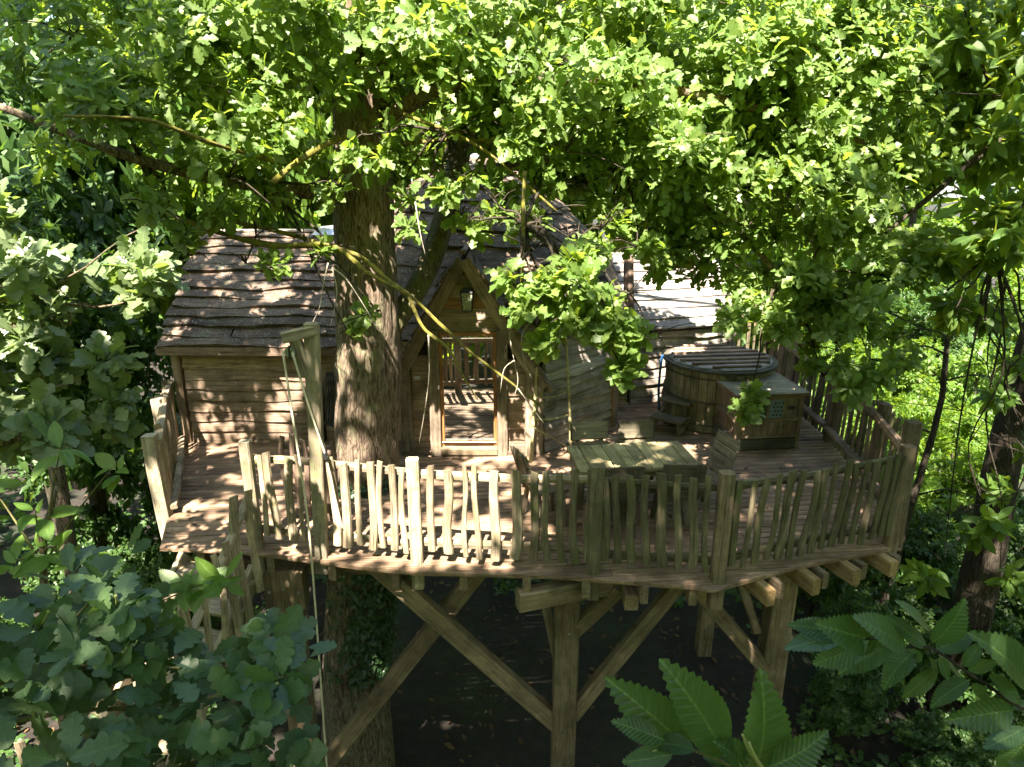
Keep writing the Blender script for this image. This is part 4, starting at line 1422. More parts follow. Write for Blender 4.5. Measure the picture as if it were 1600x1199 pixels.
I4 = Matrix.Identity(4)
put('trunk', trunk_mesh([(-2.38, 8.25, -5.1), (-2.28, 8.22, -3.2), (-2.08, 8.2, -1.4), (-1.93, 8.18, 0.0), (-1.80, 8.17, 1.6), (-1.74, 8.2, 3.1), (-1.68, 8.25, 4.6), (-1.60, 8.35, 6.2), (-1.6, 8.5, 9.0)],
                         [.58, .48, .43, .41, .395, .365, .335, .31, .22], amp=.032), M_bark, oak, I4)
limb = put('limb', trunk_mesh([(-1.85, 8.2, 1.45), (-1.50, 8.3, 2.05), (-1.14, 8.5, 2.58), (-.90, 8.75, 3.15), (-.70, 9.0, 3.9), (-.55, 9.15, 4.6), (-.32, 9.25, 5.3), (-.1, 9.4, 6.6)],
                              [.14, .17, .165, .15, .14, .13, .115, .08], sides=32, amp=.018, seed=7), M_limb, oak, I4)
for pts, r0 in (([(-1.7, 8.1, 3.6), (-2.6, 7.5, 3.75), (-3.6, 7.0, 4.0), (-4.8, 6.8, 4.5)], .09), ([(-1.65, 8.2, 4.3), (-.6, 7.8, 4.8), (.8, 7.7, 4.8), (2.4, 7.9, 4.6), (4.0, 8.2, 4.2)], .10),
                ([(-.75, 8.9, 3.75), (.2, 8.5, 4.0), (1.3, 8.2, 3.9), (2.4, 8.1, 3.4), (3.3, 8.1, 2.6)], .075), ([(-1.6, 8.3, 5.0), (-2.4, 8.2, 5.6), (-3.6, 8.2, 6.0)], .08), ([(-.3, 9.3, 5.4), (1.2, 9.2, 6.0), (3.2, 9.2, 6.2)], .08)):
    put('limb', MB().tube(pts, r0, r0 * .35, 9, 6, .35).mesh(), M_bark, oak, I4)
# mossy yellow boughs that cross in front of the cabin
MOSS = [
    ([(-3.5, 7.25, 3.46), (-2.91, 7.2, 3.26), (-2.46, 7.15, 3.17), (-1.86, 7.2, 3.16), (-1.49, 7.1, 2.89), (-1.06, 7.0, 2.68), (-.73, 6.95, 2.37), (-.4, 6.9, 2.07), (-.07, 6.9, 1.81), (.29, 6.9, 1.52)], .034, .012),
    ([(-2.9, 7.35, 3.40), (-2.68, 7.3, 3.35), (-2.28, 7.3, 3.26), (-1.87, 7.22, 3.14), (-1.60, 7.2, 3.06), (-1.33, 7.1, 2.86), (-1.05, 7.0, 2.67)], .030, .026),
    ([(-1.06, 7.0, 2.67), (-.92, 6.92, 2.36), (-.66, 6.85, 2.15), (-.50, 6.8, 1.85), (-.36, 6.78, 1.62)], .022, .010),
    ([(-1.10, 7.4, 4.45), (-.65, 7.4, 4.29), (-.2, 7.4, 4.05), (.47, 7.4, 3.5)], .026, .014),
    ([(-1.3, 7.9, 4.18), (-.7, 7.6, 4.22), (-.1, 7.5, 4.22), (.4, 7.5, 4.3)], .028, .016),
    ([(-3.67, 6.0, 4.34), (-3.26, 6.0, 4.33), (-2.95, 6.0, 4.30), (-2.7, 6.4, 4.16), (-2.3, 6.9, 4.0)], .012, .026),
    ([(-2.29, 6.8, 3.80), (-2.06, 7.0, 4.01), (-1.83, 7.4, 4.20), (-1.62, 7.9, 4.28)], .028, .045),
    ([(.12, 7.0, 3.9), (.11, 6.8, 3.54), (.11, 6.8, 3.17), (.10, 6.8, 2.75), (.2, 6.6, 2.62)], .022, .014),
]
for pts, a, b in MOSS:
    put('bough', MB().tube(pts, a * .88, b * .85, 9, 9, .75).mesh(), M_mossb, oak, I4)
DEAD = [
    [(-1.9, 7.1, 3.0), (-1.95, 7.0, 2.75), (-2.0, 7.0, 2.55), (-2.12, 7.0, 2.33)], [(-1.86, 7.1, 2.95), (-1.7, 7.0, 2.85), (-1.55, 7.0, 2.6), (-1.38, 6.95, 2.3)], [(-1.86, 7.1, 2.95), (-1.82, 7.05, 2.7), (-1.9, 7.0, 2.35)],
    [(.1, 6.7, 2.65), (-.02, 6.6, 2.45), (.0, 6.6, 2.2), (.06, 6.6, 1.9), (.02, 6.6, 1.7)], [(.2, 6.65, 2.5), (.1, 6.6, 2.35), (.12, 6.6, 2.1), (.2, 6.6, 1.9)], [(.03, 6.6, 2.1), (-.08, 6.6, 2.0), (-.12, 6.6, 1.75)], [(.06, 6.6, 1.8), (.2, 6.6, 1.6), (.33, 6.6, 1.42)],
    [(-.86, 6.85, 2.3), (-.86, 6.8, 1.9), (-.92, 6.8, 1.5), (-1.0, 6.8, 1.1)], [(-1.0, 7.3, 3.6), (-.95, 7.2, 3.3), (-.9, 7.2, 3.05)], [(-2.6, 7.2, 3.25), (-2.8, 7.2, 3.0), (-2.5, 7.1, 2.9)],
]
for pts in DEAD:
    put('dead_twig', MB().tube(pts, .008, .003, 5, 4, .3).mesh(), M_dead, oak, I4)

OAK_E = [
    # crown in the sun over the porch and the dome
    (-1.1, 7.9, 5.2, 1.5, 1.1, .85), (.5, 8.0, 5.0, 1.4, 1.1, .9), (2.1, 8.2, 4.9, 1.5, 1.1, .95), (3.6, 8.4, 4.7, 1.4, 1.1, 1.05), (1.5, 7.6, 4.15, .95, .8, .5), (2.7, 8.0, 3.75, 1.1, .9, .65),
    (4.1, 8.4, 3.6, .9, .9, .7), (-.8, 8.6, 6.2, 1.4, .8, .5), (-.5, 9.3, 6.4, 1.6, .9, .45), (.9, 9.4, 6.1, 1.1, .8, .45), (.3, 7.8, 3.85, .7, .5, .32), (1.1, 7.9, 3.5, .6, .5, .34), (-.35, 7.8, 3.75, .45, .4, .25), (-.95, 7.7, 3.95, .4, .35, .28), (1.55, 7.9, 3.15, .45, .4, .32), (2.75, 8.0, 2.2, .38, .35, .32), (3.3, 8.0, 1.95, .45, .4, .36), (3.8, 8.0, 1.5, .45, .4, .34), (2.2, 8.0, 3.0, .5, .4, .3), (4.0, 7.9, 2.4, .6, .45, .45), (4.3, 7.9, 1.75, .45, .4, .35), (3.55, 7.9, 2.5, .5, .4, .35), (4.9, 8.0, 2.1, .4, .4, .35), (.0, 7.6, 4.15, .6, .4, .3), (.7, 7.6, 3.75, .4, .35, .25), (1.9, 7.7, 3.75, .6, .4, .3), (2.6, 7.7, 3.3, .5, .4, .3), (-.55, 7.6, 3.45, .22, .2, .16), (.35, 7.5, 3.45, .5, .35, .2), (.95, 7.5, 3.3, .4, .3, .2), (-.2, 7.5, 3.62, .4, .3, .2), (-1.2, 7.6, 3.75, .25, .2, .2), (.0, 7.4, 3.36, .42, .3, .17, 1.3), (.7, 7.4, 3.22, .4, .3, .18, 1.3), (1.35, 7.5, 3.12, .4, .3, .2, 1.3), (-1.08, 7.5, 3.5, .22, .2, .18, 1.3), (1.75, 7.7, 2.95, .3, .25, .22, 1.3), (1.6, 8.2, 5.7, 1.6, .8, .5), (3.9, 8.3, 5.6, 1.1, .8, .6), (.55, 7.5, 4.1, .6, .5, .45), (-.1, 7.9, 4.35, .7, .6, .35),
    # left side
    (-2.7, 7.2, 4.6, 1.1, .9, .7), (-3.7, 6.9, 4.4, 1.0, .8, .6, .8), (-2.75, 6.9, 3.85, .7, .55, .38), (-1.5, 7.3, 4.25, .55, .4, .42), (-3.0, 7.4, 5.4, 1.4, .9, .6), (-3.4, 6.7, 3.55, .5, .4, .22), (-4.4, 7.6, 5.2, 1.0, .9, .8, .8),
    (-1.75, 7.35, 3.75, .35, .3, .2, 1.6),
    # boughs hanging in the shade on the right
    (2.1, 8.2, 3.3, .75, .6, .45), (3.3, 8.1, 2.75, .75, .65, .62, 1.3), (3.9, 8.1, 2.1, .55, .5, .55, 1.4), (4.5, 8.0, 2.8, .7, .6, .6, 1.2), (3.02, 8.2, 1.25, .36, .28, .34, 1.8), (2.5, 8.1, 2.75, .5, .45, .35), (4.2, 8.0, 1.55, .42, .4, .35, 1.6), (1.6, 8.0, 3.5, .5, .45, .35),
    # small sprays by the trunk
    (-.72, 7.5, 3.62, .32, .25, .2, 2.4), (-.45, 7.4, 3.42, .30, .22, .16, 2.4), (-.55, 7.5, 3.95, .25, .2, .15, 2), (-2.0, 7.2, 3.1, .35, .22, .12, 2), (-2.75, 7.1, 3.0, .35, .25, .15, 2), (-3.2, 6.9, 3.1, .3, .25, .25, 2), (-1.45, 7.3, 2.45, .22, .15, .1, 5), (-1.75, 7.2, 2.2, .14, .1, .1, 6),
]
OAK_SPRAY = [
    # spray in full sun before the right of the dome
    (.62, 6.5, 2.88, .42, .32, .20, 2.6), (.22, 6.6, 2.72, .26, .25, .18, 2.4), (1.0, 6.5, 2.55, .32, .3, .2, 2.4), (.75, 6.5, 2.62, .4, .3, .2, 2.0), (1.12, 6.5, 2.02, .2, .2, .13, 4), (1.36, 6.5, 2.36, .18, .18, .09, 3), (.02, 6.6, 2.95, .2, .2, .08, 3), (.45, 6.5, 2.3, .13, .15, .16, 3), (.25, 6.6, 2.42, .2, .18, .16, 2.4), (.66, 6.75, 3.15, .22, .2, .13, 2.6),
]
HARD = [(-3.2, 10.0, .20, .75, -44), (2.7, 12.9, .42, .2, 12), (3.2, 13.4, .3, .2, 12), (2.5, 13.7, .3, .18, 0), (-3.6, 7.0, .5, .35, 0), (.5, 11.4, .2, .12, 20), (1.3, 10.9, .2, .35, 30), (2.9, 11.7, .5, .3, 10), (-3.3, 11.3, .35, .14, 40), (-4.0, 11.6, .22, .12, 30), (-2.9, 12.2, .3, .16, 20)]


def sun_gap(P, A):
    """openings between the boughs through which the sun reaches the cabin"""
    a = P[:, 0] - SUN_DIR.x / SUN_DIR.z * P[:, 2]
    b = P[:, 1] - SUN_DIR.y / SUN_DIR.z * P[:, 2]
    ok = np.ones(len(P), bool)
    for (ga, gb, ra, rb, rot) in HARD:
        c_, s_ = math.cos(R(rot)), math.sin(R(rot))
        u, v_ = ((a - ga) * c_ + (b - gb) * s_) / (ra + .08), (-(a - ga) * s_ + (b - gb) * c_) / (rb + .08)
        ok &= u * u + v_ * v_ > 1
    return P[ok], A[ok]


cn, ax = sun_gap(*blob_points(OAK_E, 380))
cn2, ax2 = blob_points(OAK_SPRAY, 900)
L = join([rosettes(cn, ax, 7, .147, droop=.22, flat=.72), rosettes(cn2, ax2, 6, .165, droop=.2, flat=.75)])
ss = seen_size(L)
order = np.argsort(-ss)
front_leaves = order[:300]
rest = np.ones(len(ss), bool)
rest[front_leaves] = False
single_leaves('leaf', 'oak', L, front_leaves, M_oak, oak)
big = ss > .009
put('foliage', leaf_mesh('oak_lo', pick(L, rest)), M_oak, oak, I4, kind='stuff')
mb = MB()
LB = [(-1.6, 8.2, 4.4), (.8, 7.7, 4.8), (2.4, 7.9, 4.6), (1.3, 8.2, 3.9), (2.4, 8.1, 3.4), (3.3, 8.1, 2.6), (-2.6, 7.5, 3.75), (-3.6, 7.0, 4.0), (-2.4, 8.2, 5.6), (1.2, 9.2, 6.0), (.11, 6.9, 3.4), (-.65, 7.4, 4.29)]
for e in OAK_E + OAK_SPRAY:
    c_ = Vector(e[:3])
    s_ = min((Vector(q) for q in LB), key=lambda q: (q - c_).length)
    if (s_ - c_).length > .05:
        twig_mb(mb, s_, c_, .018, sub=5)
    for i in range(3):
        q = c_ + Vector((rnd.uniform(-1, 1) * e[3], rnd.uniform(-1, 1) * e[4], rnd.uniform(-.6, .8) * e[5]))
        mb.tube([c_, c_.lerp(q, .5) + Vector((0, 0, .05)), q], .011, .004, 5, 2, .2)
put('twigs', mb.mesh(), M_barkd, oak, I4, kind='stuff')
# ivy on the lower trunk
iv_c, iv_a = [], []
for i in range(650):
    z = rnd.uniform(-2.9, -.3)
    a = rnd.gauss(R(-50), .55)
    cx_ = -2.28 + (z + 3.2) * .105
    iv_c.append((cx_ + .5 * math.cos(a), 8.2 + .5 * math.sin(a), z))
    iv_a.append((math.cos(a), math.sin(a), .3))
for i in range(60):
    a = rnd.uniform(R(-150), R(-20))
    iv_c.append((-1.93 + .47 * math.cos(a), 8.18 + .47 * math.sin(a), rnd.uniform(.02, .16)))
    iv_a.append((math.cos(a), math.sin(a), .4))
put('ivy', leaf_mesh('dot', rosettes(np.array(iv_c), np.array(iv_a), 3, .075, flat=.3)), M_ivy, oak, I4, kind='stuff')

# ================================================================== SHADE OVERHEAD
# Leaf layers added out of view over the camera; shaped gaps let the sun through.
KX, KY = -SUN_DIR.x / SUN_DIR.z, -SUN_DIR.y / SUN_DIR.z
GAPS = [  # a, b, ra, rb, rotation(deg), leaves kept inside
    (-1.0, 6.62, 1.25, .62, 3, .02), (-2.4, 6.75, .5, .6, 0, .3), (-3.6, 7.0, .9, .6, 10, .5), (-3.2, 10.05, .22, .75, -42, .0), (-3.4, 9.7, .3, .2, 0, .5),
    (-2.9, 6.45, .9, .85, 0, .0), (-1.9, 4.7, .7, .35, 0, .25), (-3.3, 11.3, .4, .2, 40, .1), (-2.9, 12.2, .35, .2, 20, .1), (-4.0, 11.6, .25, .15, 30, .1), (.9, 8.3, .85, .46, 0, .0), (1.5, 7.78, .55, .2, 0, .4), (5.6, 11.0, 1.2, 1.0, 0, .45), (6.0, 12.2, 1.2, .8, 0, .4), (1.25, 7.75, .3, .2, 0, .03), (.6, 7.9, .3, .3, 0, .25),
    (-.3, 9.6, 1.1, .5, 0, .5), (-1.55, 8.8, .35, .7, 0, .45), (1.2, 10.2, .6, .7, 0, .5), (-.3, 8.5, .5, .4, 0, .5), (1.3, 7.6, .5, .2, 0, .6), (.1, 7.6, .6, .35, 0, .55), (2.0, 9.6, .5, .3, 0, .6), (-2.0, 8.0, 1.2, .4, 0, .55), (-.9, 7.5, .9, .3, 0, .35),
]


def keep_prob(a, b):
    p = 1.0
    # the great oak's crown, the dome and the right wing lie in the sun
    s = 1 / (1 + math.exp(-(b - (8.85 if a < 3.4 else 9.5)) * 7))
    t = 1 / (1 + math.exp((a - 5.2) * 4))
    left = 1 / (1 + math.exp((a + 2.35) * 8)) * (.85 if b < 10.2 else .93)
    p *= 1 - s * t * (1 - left)
    for (ga, gb, ra, rb, rot, kp) in GAPS:
        da, db = a - ga, b - gb
        c_, s_ = math.cos(R(rot)), math.sin(R(rot))
        u, v_ = (da * c_ + db * s_) / ra, (-da * s_ + db * c_) / rb
        if u * u + v_ * v_ < 1:
            p = min(p, kp)
    return p


pts_l, pts_r2 = [], []
for _ in range(420):  # extra unseen clumps added to keep sun off the ground under the deck
    a, b, z = rnd.uniform(-2.4, .8), rnd.uniform(4.9, 5.98), rnd.uniform(8.2, 11.5)
    pts_l.append((a - KX * z, b - KY * z, z))
for _ in range(1500):      # the deep shade over the near boughs and the right half of the deck
    a, b = (rnd.uniform(-2.6, 3.4), rnd.uniform(1.2, 5.5)) if _ % 2 else (rnd.uniform(.5, 5.5), rnd.uniform(4.5, 9.6))
    if rnd.random() < keep_prob(a, b):
        z = rnd.uniform(8.2, 11.5)
        (pts_l if a < 0 else pts_r2).append((a - KX * z, b - KY * z, z))
tries = 0
while len(pts_l) + len(pts_r2) < 7600 and tries < 60000:
    tries += 1
    a, b = rnd.uniform(-7.5, 10.5), rnd.uniform(-1.5, 13.0)
    # clumps, so that light comes through in spots
    cl = noise.noise(Vector((a * 1.9, b * 1.9, 4.2)))
    dapple = (b > 5.6 or a < -1.5) and b > 4.4 and (a < .3 or b > 9.4)
    if rnd.random() > keep_prob(a, b) * (1.0 if cl > -.28 or not dapple else .3):
        continue
    z = rnd.uniform(8.2, 11.5)
    (pts_l if a < 0 else pts_r2).append((a - KX * z, b - KY * z, z))

# ================================================================== OAK ON THE LEFT, REACHING INTO THE VIEW
oak2 = thing('oak_tree', 'sunlit leafy oak reaching in from the left edge beside the cabin', 'tree', (-6.2, 3.4, GROUND))
put('trunk', trunk_mesh([(-6.2, 3.4, -5.0), (-6.1, 3.4, 0), (-6.0, 3.3, 5), (-5.6, 3.2, 9.5)], [.4, .32, .27, .15], sides=28, step=.2, amp=.02, seed=3), M_bark, oak2, I4)
for pts, r0 in (([(-6.05, 3.35, 2.2), (-5.0, 3.7, 2.7), (-3.9, 4.0, 2.9), (-3.0, 4.2, 3.0)], .06), ([(-6.05, 3.35, 1.2), (-4.8, 3.9, 1.8), (-3.4, 4.1, 2.2), (-2.6, 4.2, 2.4)], .05), ([(-5.8, 3.25, 7.5), (-4, 2.5, 9), (-1.5, 1.5, 10)], .12), ([(-5.9, 3.3, 6.5), (-4.2, 4.5, 8.4), (-2.2, 5.5, 9)], .1)):
    put('limb', MB().tube(pts, r0, r0 * .3, 8, 5, .3).mesh(), M_bark, oak2, I4)
O2 = [(-3.3, 4.3, 3.35, .55, .45, .30, 1.6), (-2.85, 4.6, 3.30, .5, .4, .22, 1.6), (-3.6, 4.2, 2.85, .55, .5, .3, 1.6), (-2.75, 4.2, 2.62, .30, .35, .20, 2.0), (-3.1, 4.0, 2.40, .4, .35, .25, 1.8), (-2.78, 4.2, 2.25, .28, .28, .15, 2.2), (-3.9, 4.6, 3.5, .6, .5, .4), (-2.5, 4.7, 3.1, .25, .25, .12, 2), (-3.5, 4.2, 3.1, .4, .35, .2, 1.8), (-3.25, 4.3, 2.75, .4, .35, .2, 1.8), (-3.6, 4.4, 2.35, .4, .35, .25, 1.6), (-2.9, 4.4, 2.95, .35, .3, .15, 1.8), (-4.1, 4.6, 2.9, .4, .4, .3), (-3.3, 4.1, 2.1, .3, .3, .15, 1.6)]
cn, ax = blob_points(O2, 560)
L = rosettes(cn, ax, 6, .142, droop=.2, flat=.75)
order = np.argsort(-seen_size(L))
mask = np.ones(len(order), bool); mask[order[:300]] = False
single_leaves('leaf', 'oak', L, order[:300], M_oakp, oak2)
put('foliage', leaf_mesh('oak_mid', pick(L, mask)), M_oakp, oak2, I4, kind='stuff')
P_ = np.array(pts_l)
put('crown', leaf_mesh('dot', rosettes(P_, np.tile([[0, 0, .6]], (len(P_), 1)) + rng.normal(0, .5, P_.shape), 6, .22)), M_oak, oak2, I4, kind='stuff')  # left half of the added shade layer, unseen above the camera
mb = MB()
for e in O2:
    twig_mb(mb, (-3.9, 4.0, 2.9) if e[2] > 2.7 else (-3.4, 4.1, 2.2), e[:3], .014, sub=5)
put('twigs', mb.mesh(), M_bark, oak2, I4, kind='stuff')

# ================================================================== CHESTNUT ON THE RIGHT
ches = thing('chestnut_tree', 'dark chestnut with drooping leaves filling the upper right corner', 'tree', (7.55, 9.5, GROUND))
put('trunk', trunk_mesh([(7.45, 9.5, -5.0), (7.5, 9.5, -2.2), (7.42, 9.5, 0), (7.55, 9.5, 2.2), (7.8, 9.4, 5), (7.6, 9.0, 9)], [.36, .27, .24, .22, .18, .12], sides=28, step=.12, amp=.015, seed=5), M_barkd, ches, I4)
for pts, r0 in (([(7.7, 9.4, 4.2), (6.6, 8.8, 4.6), (5.6, 8.2, 4.3), (4.7, 8.0, 3.6), (4.2, 7.9, 3.2)], .06), ([(7.75, 9.4, 4.9), (6.6, 8.8, 5.3), (5.2, 8.4, 5.0), (4.4, 8.3, 4.4)], .05), ([(7.6, 9.4, 2.6), (6.6, 8.6, 3.2), (5.6, 8.0, 3.0), (5.0, 7.8, 2.6)], .045), ([(7.7, 9.3, 5.5), (6, 8, 6.4), (5, 7.6, 6.6)], .07), ([(7.6, 9.1, 8), (5, 5, 9.5), (2.5, 2.5, 10)], .13), ([(6.6, 8.8, 4.6), (6.0, 8.2, 3.7), (5.5, 8.0, 3.0)], .03), ([(5.6, 8.2, 4.3), (5.1, 8.1, 5.0), (4.7, 8.0, 5.6)], .025)):
    put('limb', MB().tube(pts, r0, r0 * .3, 8, 5, .3).mesh(), M_barkd, ches, I4)
G = [(5.3, 8.2, 4.35, 1.1, .9, .9), (5.0, 8.4, 5.5, 1.1, .9, .7), (5.5, 7.9, 3.2, .9, .8, .5), (6.2, 8.3, 4.6, .8, .8, 1.1), (4.7, 8.0, 2.9, .5, .5, .35), (6.0, 8.2, 2.4, .7, .7, .4), (5.9, 8.6, 6.0, .9, .8, .6), (5.2, 7.9, 2.35, .45, .4, .25), (6.4, 8.6, 1.1, .45, .5, .25, .8), (6.5, 8.5, -.5, .55, .5, .2, 1.2), (6.0, 8.3, -1.3, .5, .5, .2, 1.2), (7.0, 8.7, -1.0, .5, .5, .2), (6.9, 8.8, .3, .5, .5, .2), (7.2, 8.8, -1.7, .6, .5, .25), (7.4, 8.9, -.4, .5, .4, .25), (7.0, 8.6, 1.6, .6, .5, .3), (7.3, 8.8, .9, .4, .4, .2)]
cn, ax = blob_points(G, 150)
ax[:, 2] -= .5
L = rosettes(cn, ax, 7, .21, droop=.45, flat=.7)
order = np.argsort(-seen_size(L))
mask = np.ones(len(order), bool); mask[order[:300]] = False
single_leaves('leaf', 'ellipse', L, order[:300], M_chest, ches)
put('foliage', leaf_mesh('ellipse', pick(L, mask)), M_chest, ches, I4, kind='stuff')
P_ = np.array(pts_r2)
put('crown', leaf_mesh('dot', rosettes(P_, np.tile([[0, 0, .6]], (len(P_), 1)) + rng.normal(0, .5, P_.shape), 6, .22)), M_ches, ches, I4, kind='stuff')  # right half of the added shade layer, kept out of view overhead
mb = MB()
for e in G:
    s_ = min(((5.6, 8.2, 4.3), (5.2, 8.4, 5.0), (5.6, 8.0, 3.0), (6.6, 8.8, 4.6)), key=lambda q: (Vector(q) - Vector(e[:3])).length)
    twig_mb(mb, s_, e[:3], .016, sub=7)
put('twigs', mb.mesh(), M_barkd, ches, I4, kind='stuff')

# ================================================================== WOOD BEHIND
def crown_variant(n_blobs, seed, leaf, mat, n_ros):
    r0 = np.random.default_rng(seed)
    E = []
    for i in range(n_blobs):
        u = r0.normal(0, 1, 3); u /= np.linalg.norm(u)
        rr = r0.uniform(.25, .78)
        E.append((u[0] * rr, u[1] * rr, u[2] * rr * .95, r0.uniform(.22, .4), r0.uniform(.22, .4), r0.uniform(.14, .26)))
    vol = sum(e[3] * e[4] * e[5] for e in E)
    cn_, ax_ = blob_points(E, n_ros / vol)
    me = leaf_mesh('dot', rosettes(cn_, ax_, 6, leaf, droop=.2, flat=.65))
    me.materials.append(mat)
    return me
CROWNS = [crown_variant(34, 1, .056, M_back, 3000), crown_variant(38, 2, .054, M_back, 3200), crown_variant(32, 3, .058, M_backd, 3000), crown_variant(36, 4, .052, M_backd, 3400)]
tri_t = {}


def wood_tree(x, y, h, r, v, label, group, zc=None, lean=0.0, tr=.16, rz=None, dense=1.0, cz=None):
    g = ground_z(x, y)
    t = thing('woodland_tree', label, 'tree', (x, y, g), 0, group)
    top = Vector((x + lean, y, g + h * .85))
    put('trunk', MB().tube([(x, y, -5.1), (x + lean * .3 + rnd.uniform(-.2, .2), y, g + h * .3), (x + lean * .6 + rnd.uniform(-.2, .2), y, g + h * .6), top], tr, tr * .35, 12, 6, .15).mesh(), M_barkd, t, I4)
    c0 = Vector((x + lean * .7, y, g + (h * .62 if cz is None else cz)))
    M = Matrix.Translation(c0) @ Matrix.Rotation(rnd.uniform(0, 6.28) if rz is None else rz, 4, 'Z') @ Matrix.Diagonal((r, r, h * .42, 1))
    put('crown', CROWNS[v], None, t, M, kind='stuff')
    return t
GB = 'trees in the wood behind the cabin'
GL, GRt = 'trees in the wood left of the cabin', 'trees in the wood right of the deck'
BACK = [
    (-7.8, 11.8, 9, 2.6, 3, 'low dark tree close beside the left wing of the cabin', GL),
    (-9.5, 13.0, 15, 3.4, 2, 'dark tree standing between the left edge and the low dark tree', GL), (-7.2, 15.0, 16, 3.4, 1, 'light green tree behind the low dark tree left of the cabin', GL),
    (-12.5, 18, 17, 4, 0, 'pale green tree far off at the upper left corner', GL), (-8.5, 20, 19, 4.2, 1, 'tall green tree far off above the left wing', GL),
    (-5.0, 15.5, 17, 3.4, 0, 'leafy tree right behind the ridge of the left wing', GB), (-2.2, 16.5, 18, 3.6, 1, 'leafy tree behind the trunk of the great oak', GB),
    (.8, 16.2, 18, 3.6, 0, 'leafy tree right behind the top of the domed roof', GB), (3.6, 16.5, 17, 3.4, 1, 'leafy tree right behind the pale roof of the right wing', GB),
    (6.4, 16.5, 14, 3.0, 0, 'green tree behind the stake screen beside the right wing', GRt), 
    (19, 33, 22, 4.8, 1, 'sunlit tree at the upper right corner behind the chestnut', GRt),
]
for i, (x, y, h, r, v, lab, g_) in enumerate(BACK):
    wood_tree(x, y, h, r, v, lab, g_, tr=rnd.uniform(.14, .24))
# thin leaning tree on the right
thin = thing('young_tree', 'thin dark leaning young tree between the deck corner and the chestnut trunk', 'tree', (7.0, 11.0, GROUND))
put('trunk', MB().tube([(6.9, 11, -5), (7.1, 11, -2.2), (7.22, 11, -1.0), (7.3, 11, .2), (7.2, 11, 1.5), (7.35, 11, 3)], .075, .03, 10, 6, .2).mesh(), M_barkd, thin, I4)
mb = MB()
for z, dx in ((-1.6, .9), (-.4, -.7), (.5, 1.0), (1.0, -.8), (1.6, .9)):
    mb.tube([(7.2, 11, z), (7.2 + dx * .6, 10.9, z + .15), (7.2 + dx * 1.3, 10.8, z - .1)], .02, .006, 6, 4, .2)
put('branches', mb.mesh(), M_barkd, thin, I4, kind='stuff')
cn, ax = blob_points([(6.6, 10.8, 1.1, .5, .4, .25, .6), (7.9, 10.9, .9, .6, .5, .25, .6), (7.0, 11, 2.3, .9, .8, .5, .7), (8.0, 11, -1.6, .6, .6, .3), (8.3, 11.4, .1, .6, .5, .22), (8.9, 11.8, 1.3, .6, .5, .25), (7.6, 11.2, -.6, .5, .5, .2), (8.9, 11.5, -.9, .6, .5, .25), (7.7, 11.2, 1.7, .6, .5, .2), (6.5, 10.9, -.3, .4, .4, .2)], 170)
put('foliage', leaf_mesh('ellipse', rosettes(cn, ax, 6, .13, droop=.3)), M_back, thin, I4, kind='stuff')
# slim trunk low on the left
slim = thing('young_tree', 'slim bare brown trunk standing in shade at the left below the oak leaves', 'tree', (-6.6, 9.0, GROUND))
put('trunk', MB().tube([(-6.7, 9, -5), (-6.62, 9, -1.6), (-6.5, 9, .5), (-6.4, 9.1, 3.0)], .14, .07, 14, 6, .2).mesh(), M_bark, slim, I4)
cn, ax = blob_points([(-6.4, 9.1, 3.2, 1.1, 1.0, .7), (-7.2, 9.4, 2.2, .8, .8, .4), (-5.9, 9.3, 2.0, .5, .5, .3)], 130)
put('foliage', leaf_mesh('far', rosettes(cn, ax, 6, .14)), M_backd, slim, I4, kind='stuff')


